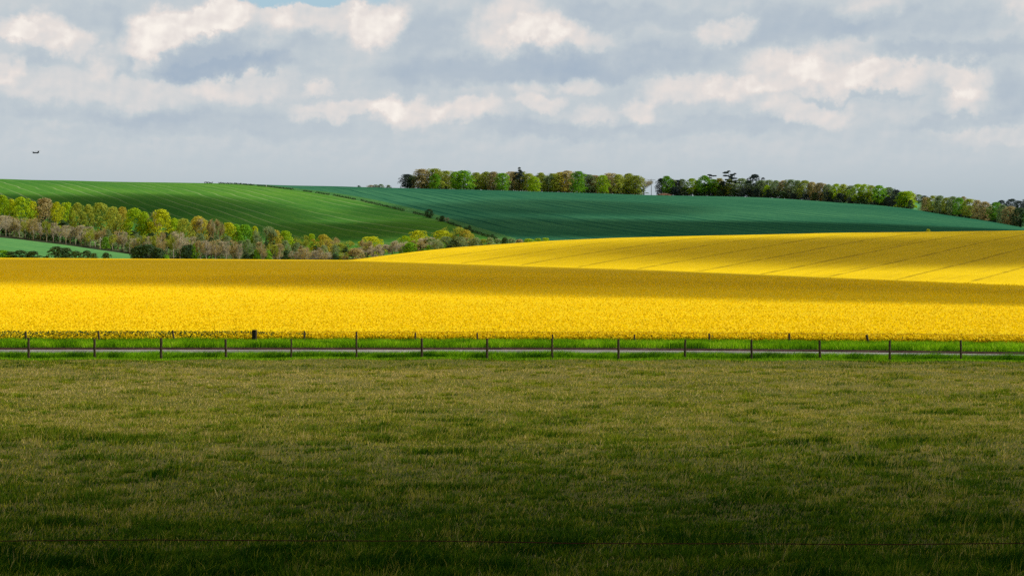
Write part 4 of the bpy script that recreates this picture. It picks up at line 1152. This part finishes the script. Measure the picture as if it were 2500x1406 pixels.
def helicopter():
    Yh = 4700.0
    root = empty('helicopter', tuple(P(87.5, Yh, (HZ - 373.5) * Yh / F)), R(6))
    tag(root, 'small dark tandem rotor helicopter flying in the sky above the left hill', 'helicopter')
    grey = flat_mat('dark_airframe', (.035, .045, .06), 0.6, 0.3, 0.2, .5); glass = flat_mat('cockpit_glass', (.02, .03, .04), 0.15, 0.6, 0.1, .5)
    bm = bmesh.new()   # nose points to the left (-x), rear pylon on the right
    prof = [(-7.9, -.4, .2, .2), (-7.4, -.2, .85, .8), (-6.2, .05, 1.25, 1.2), (-4, .1, 1.4, 1.3), (0, .1, 1.4, 1.3), (4, .15, 1.4, 1.3), (6, .45, 1.25, 1.1), (7.4, .9, .8, .7), (7.9, 1.1, .4, .3)]
    rings = []
    for (x, zc, ry, rz_) in prof:
        rings.append([bm.verts.new((x, ry * math.copysign(abs(math.cos(a)) ** .6, math.cos(a)), zc + rz_ * math.copysign(abs(math.sin(a)) ** .6, math.sin(a)))) for a in [2 * math.pi * k / 14 for k in range(14)]])
    for a, b in zip(rings[:-1], rings[1:]):
        for k in range(14): bm.faces.new([a[k], a[(k + 1) % 14], b[(k + 1) % 14], b[k]])
    bm.faces.new(rings[0]); bm.faces.new(rings[-1][::-1])
    link('fuselage', bm_mesh('fuselage', bm, True), grey, root)
    link('windscreen', box_mesh('windscreen', (-7.6, -.9, .2), (-6.5, .9, .95), .25), glass, root)
    link('rotor_pylon', box_mesh('rotor_pylon', (-6.6, -.6, .9), (-4.2, .6, 2.3), .3), grey, root)
    link('rotor_pylon', box_mesh('rotor_pylon', (4.0, -.6, 1.0), (7.6, .6, 4.2), .5), grey, root)
    for s in (-1, 1):
        link('engine', box_mesh('engine', (4.4, s * 1.5 - .5, 1.4), (6.9, s * 1.5 + .5, 2.4), .3), grey, root)
        link('fuel_sponson', box_mesh('fuel_sponson', (-4.5, s * 1.55 - .4, -1.3), (4.0, s * 1.55 + .4, -.4), .25), grey, root)
        for x in (-4.6, 4.2):
            bm = bmesh.new(); tube(bm, [(x, s * 1.5 - .2, -1.7), (x, s * 1.5 + .2, -1.7)], [.35, .35], 12); link('wheel', bm_mesh('wheel', bm), grey, root)
    for (x, z, a0) in ((-5.6, 2.5, .25), (5.9, 4.4, 1.2)):
        bm = bmesh.new(); tube(bm, [(x, 0, z - .4), (x, 0, z + .25)], [.3, .25], 10); hub = link('rotor_hub', bm_mesh('rotor_hub', bm), grey, root)
        for k in range(3):
            a = a0 + k * 2 * math.pi / 3; c, s = math.cos(a), math.sin(a); bm = bmesh.new(); vs = []
            for (r_, w_, dz) in ((.2, .3, 0), (4.5, .4, .05), (9.1, .4, .35)):
                for (q, hh) in ((-1, .05), (1, .05), (1, -.05), (-1, -.05)): vs.append(bm.verts.new((x + c * r_ - s * w_ * q, s * r_ + c * w_ * q, z + dz + hh)))
            for i in (0, 4):
                for j in range(4): bm.faces.new([vs[i + j], vs[i + (j + 1) % 4], vs[i + 4 + (j + 1) % 4], vs[i + 4 + j]])
            bm.faces.new(vs[:4]); bm.faces.new(vs[8:12]); link('rotor_blade', bm_mesh('rotor_blade', bm), grey, hub)


helicopter()


# ------------------------------------------------------------------ unseen clouds overhead, placed to shade the fields; foreground ones made up
def shade_cloud_mat(op, a, b, rag, core):
    m, N = new_mat('shade_cloud')
    oc = N.n('TexCoord').outputs['Object']
    wv = N.n('VectorMath', operation='SUBTRACT'); N.l(N.noise(oc, 0.02, 3, 0.55, 1), wv.inputs[0]); wv.inputs[1].default_value = (.5, .5, .5)
    ws = N.n('VectorMath', operation='SCALE'); N.l(wv.outputs[0], ws.inputs[0]); ws.inputs[3].default_value = min(a, b) * rag
    wa = N.n('VectorMath', operation='ADD'); N.l(oc, wa.inputs[0]); N.l(ws.outputs[0], wa.inputs[1])
    ln = N.n('VectorMath', operation='LENGTH'); N.l(N.mapping(wa.outputs[0], scale=(1 / a, 1 / b, 0)), ln.inputs[0])
    f = N.m('MULTIPLY', N.smooth(ln.outputs['Value'], 0.98, core), op)      # vapour: dense in the middle, thin at the rim
    d = N.n('BsdfDiffuse'); d.inputs[0].default_value = (.85, .86, .9, 1)
    t = N.n('BsdfTransparent'); mx = N.n('MixShader'); N.l(f, mx.inputs[0]); N.l(t.outputs[0], mx.inputs[1]); N.l(d.outputs[0], mx.inputs[2])
    o = N.n('OutputMaterial'); N.l(mx.outputs[0], o.inputs[0])
    return m


CH = 620.0
def shade_cloud(gx, gy, gz, a, b, rot, op, seed=0, thick=24.0, rag=.4, core=.5):
    """cloud whose shade falls on the land around (gx, gy, gz)"""
    bm = bmesh.new(); bmesh.ops.create_icosphere(bm, subdivisions=5, radius=1)
    off = Vector((seed * 3.1, seed * 1.7, 5))
    for v in bm.verts:
        v.co *= 1 + .12 * mnoise.noise(v.co * 1.6 + off) + .04 * mnoise.noise(v.co * 5 + off)
        v.co = Vector((v.co.x * a, v.co.y * b, v.co.z * thick))
    o = link('shade_cloud', bm_mesh('shade_cloud', bm, True), shade_cloud_mat(op, a, b, rag, core), kind='structure')
    k = (CH - gz) / SUNV.z
    o.location = (gx + SUNV.x * k, gy + SUNV.y * k, CH); o.rotation_euler = (0, 0, R(rot))
    return o


def at_row(px, row):
    Y = float(land_y(px, row)); return (px - 1250) / F * Y, Y, float(land_z(px, Y))


SHADE_CLOUDS = [  # ground x, y, z, half length, half width, turn, opacity, seed, thickness, raggedness
    (-60, 340, 4, 190, 82, -25, .64, 1, 10, .30, .6), (52, 246, 2, 130, 50, -24, .58, 12, 10, .40, .6), (60, 305, 3, 110, 60, -26, .45, 13, 10, .4, .5),
    (115, 512, 14, 135, 86, 14, .75, 2, 14, .45, .4), (190, 600, 20, 100, 80, 0, .55, 14, 14, .4, .3),
    (-10, -45, -3, 400, 107, 0, .62, 3, 14, .16, .5), (0, -30, -3, 360, 82, 2, .6, 4, 10, .16, .5),  # made-up pair, added only to darken the foreground towards the camera
    at_row(-40, 500) + (110, 170, -10, .6, 5, 12, .4, .5), at_row(440, 512) + (70, 170, 22, .58, 8, 12, .45, .5), at_row(810, 566) + (36, 70, 20, .6, 9, 10, .4, .5),
    at_row(1850, 560) + (270, 95, -12, .62, 6, 12, .5, .5), at_row(1100, 520) + (60, 120, 15, .3, 7, 10, .5, .5), at_row(1430, 505) + (80, 120, 10, .35, 10, 10, .5, .5),
    (140, 1292, 55, 110, 34, -4, .2, 15, 10, .4, .5),  # added out of view to dim the right skyline wood
]
for c in SHADE_CLOUDS: shade_cloud(*c)
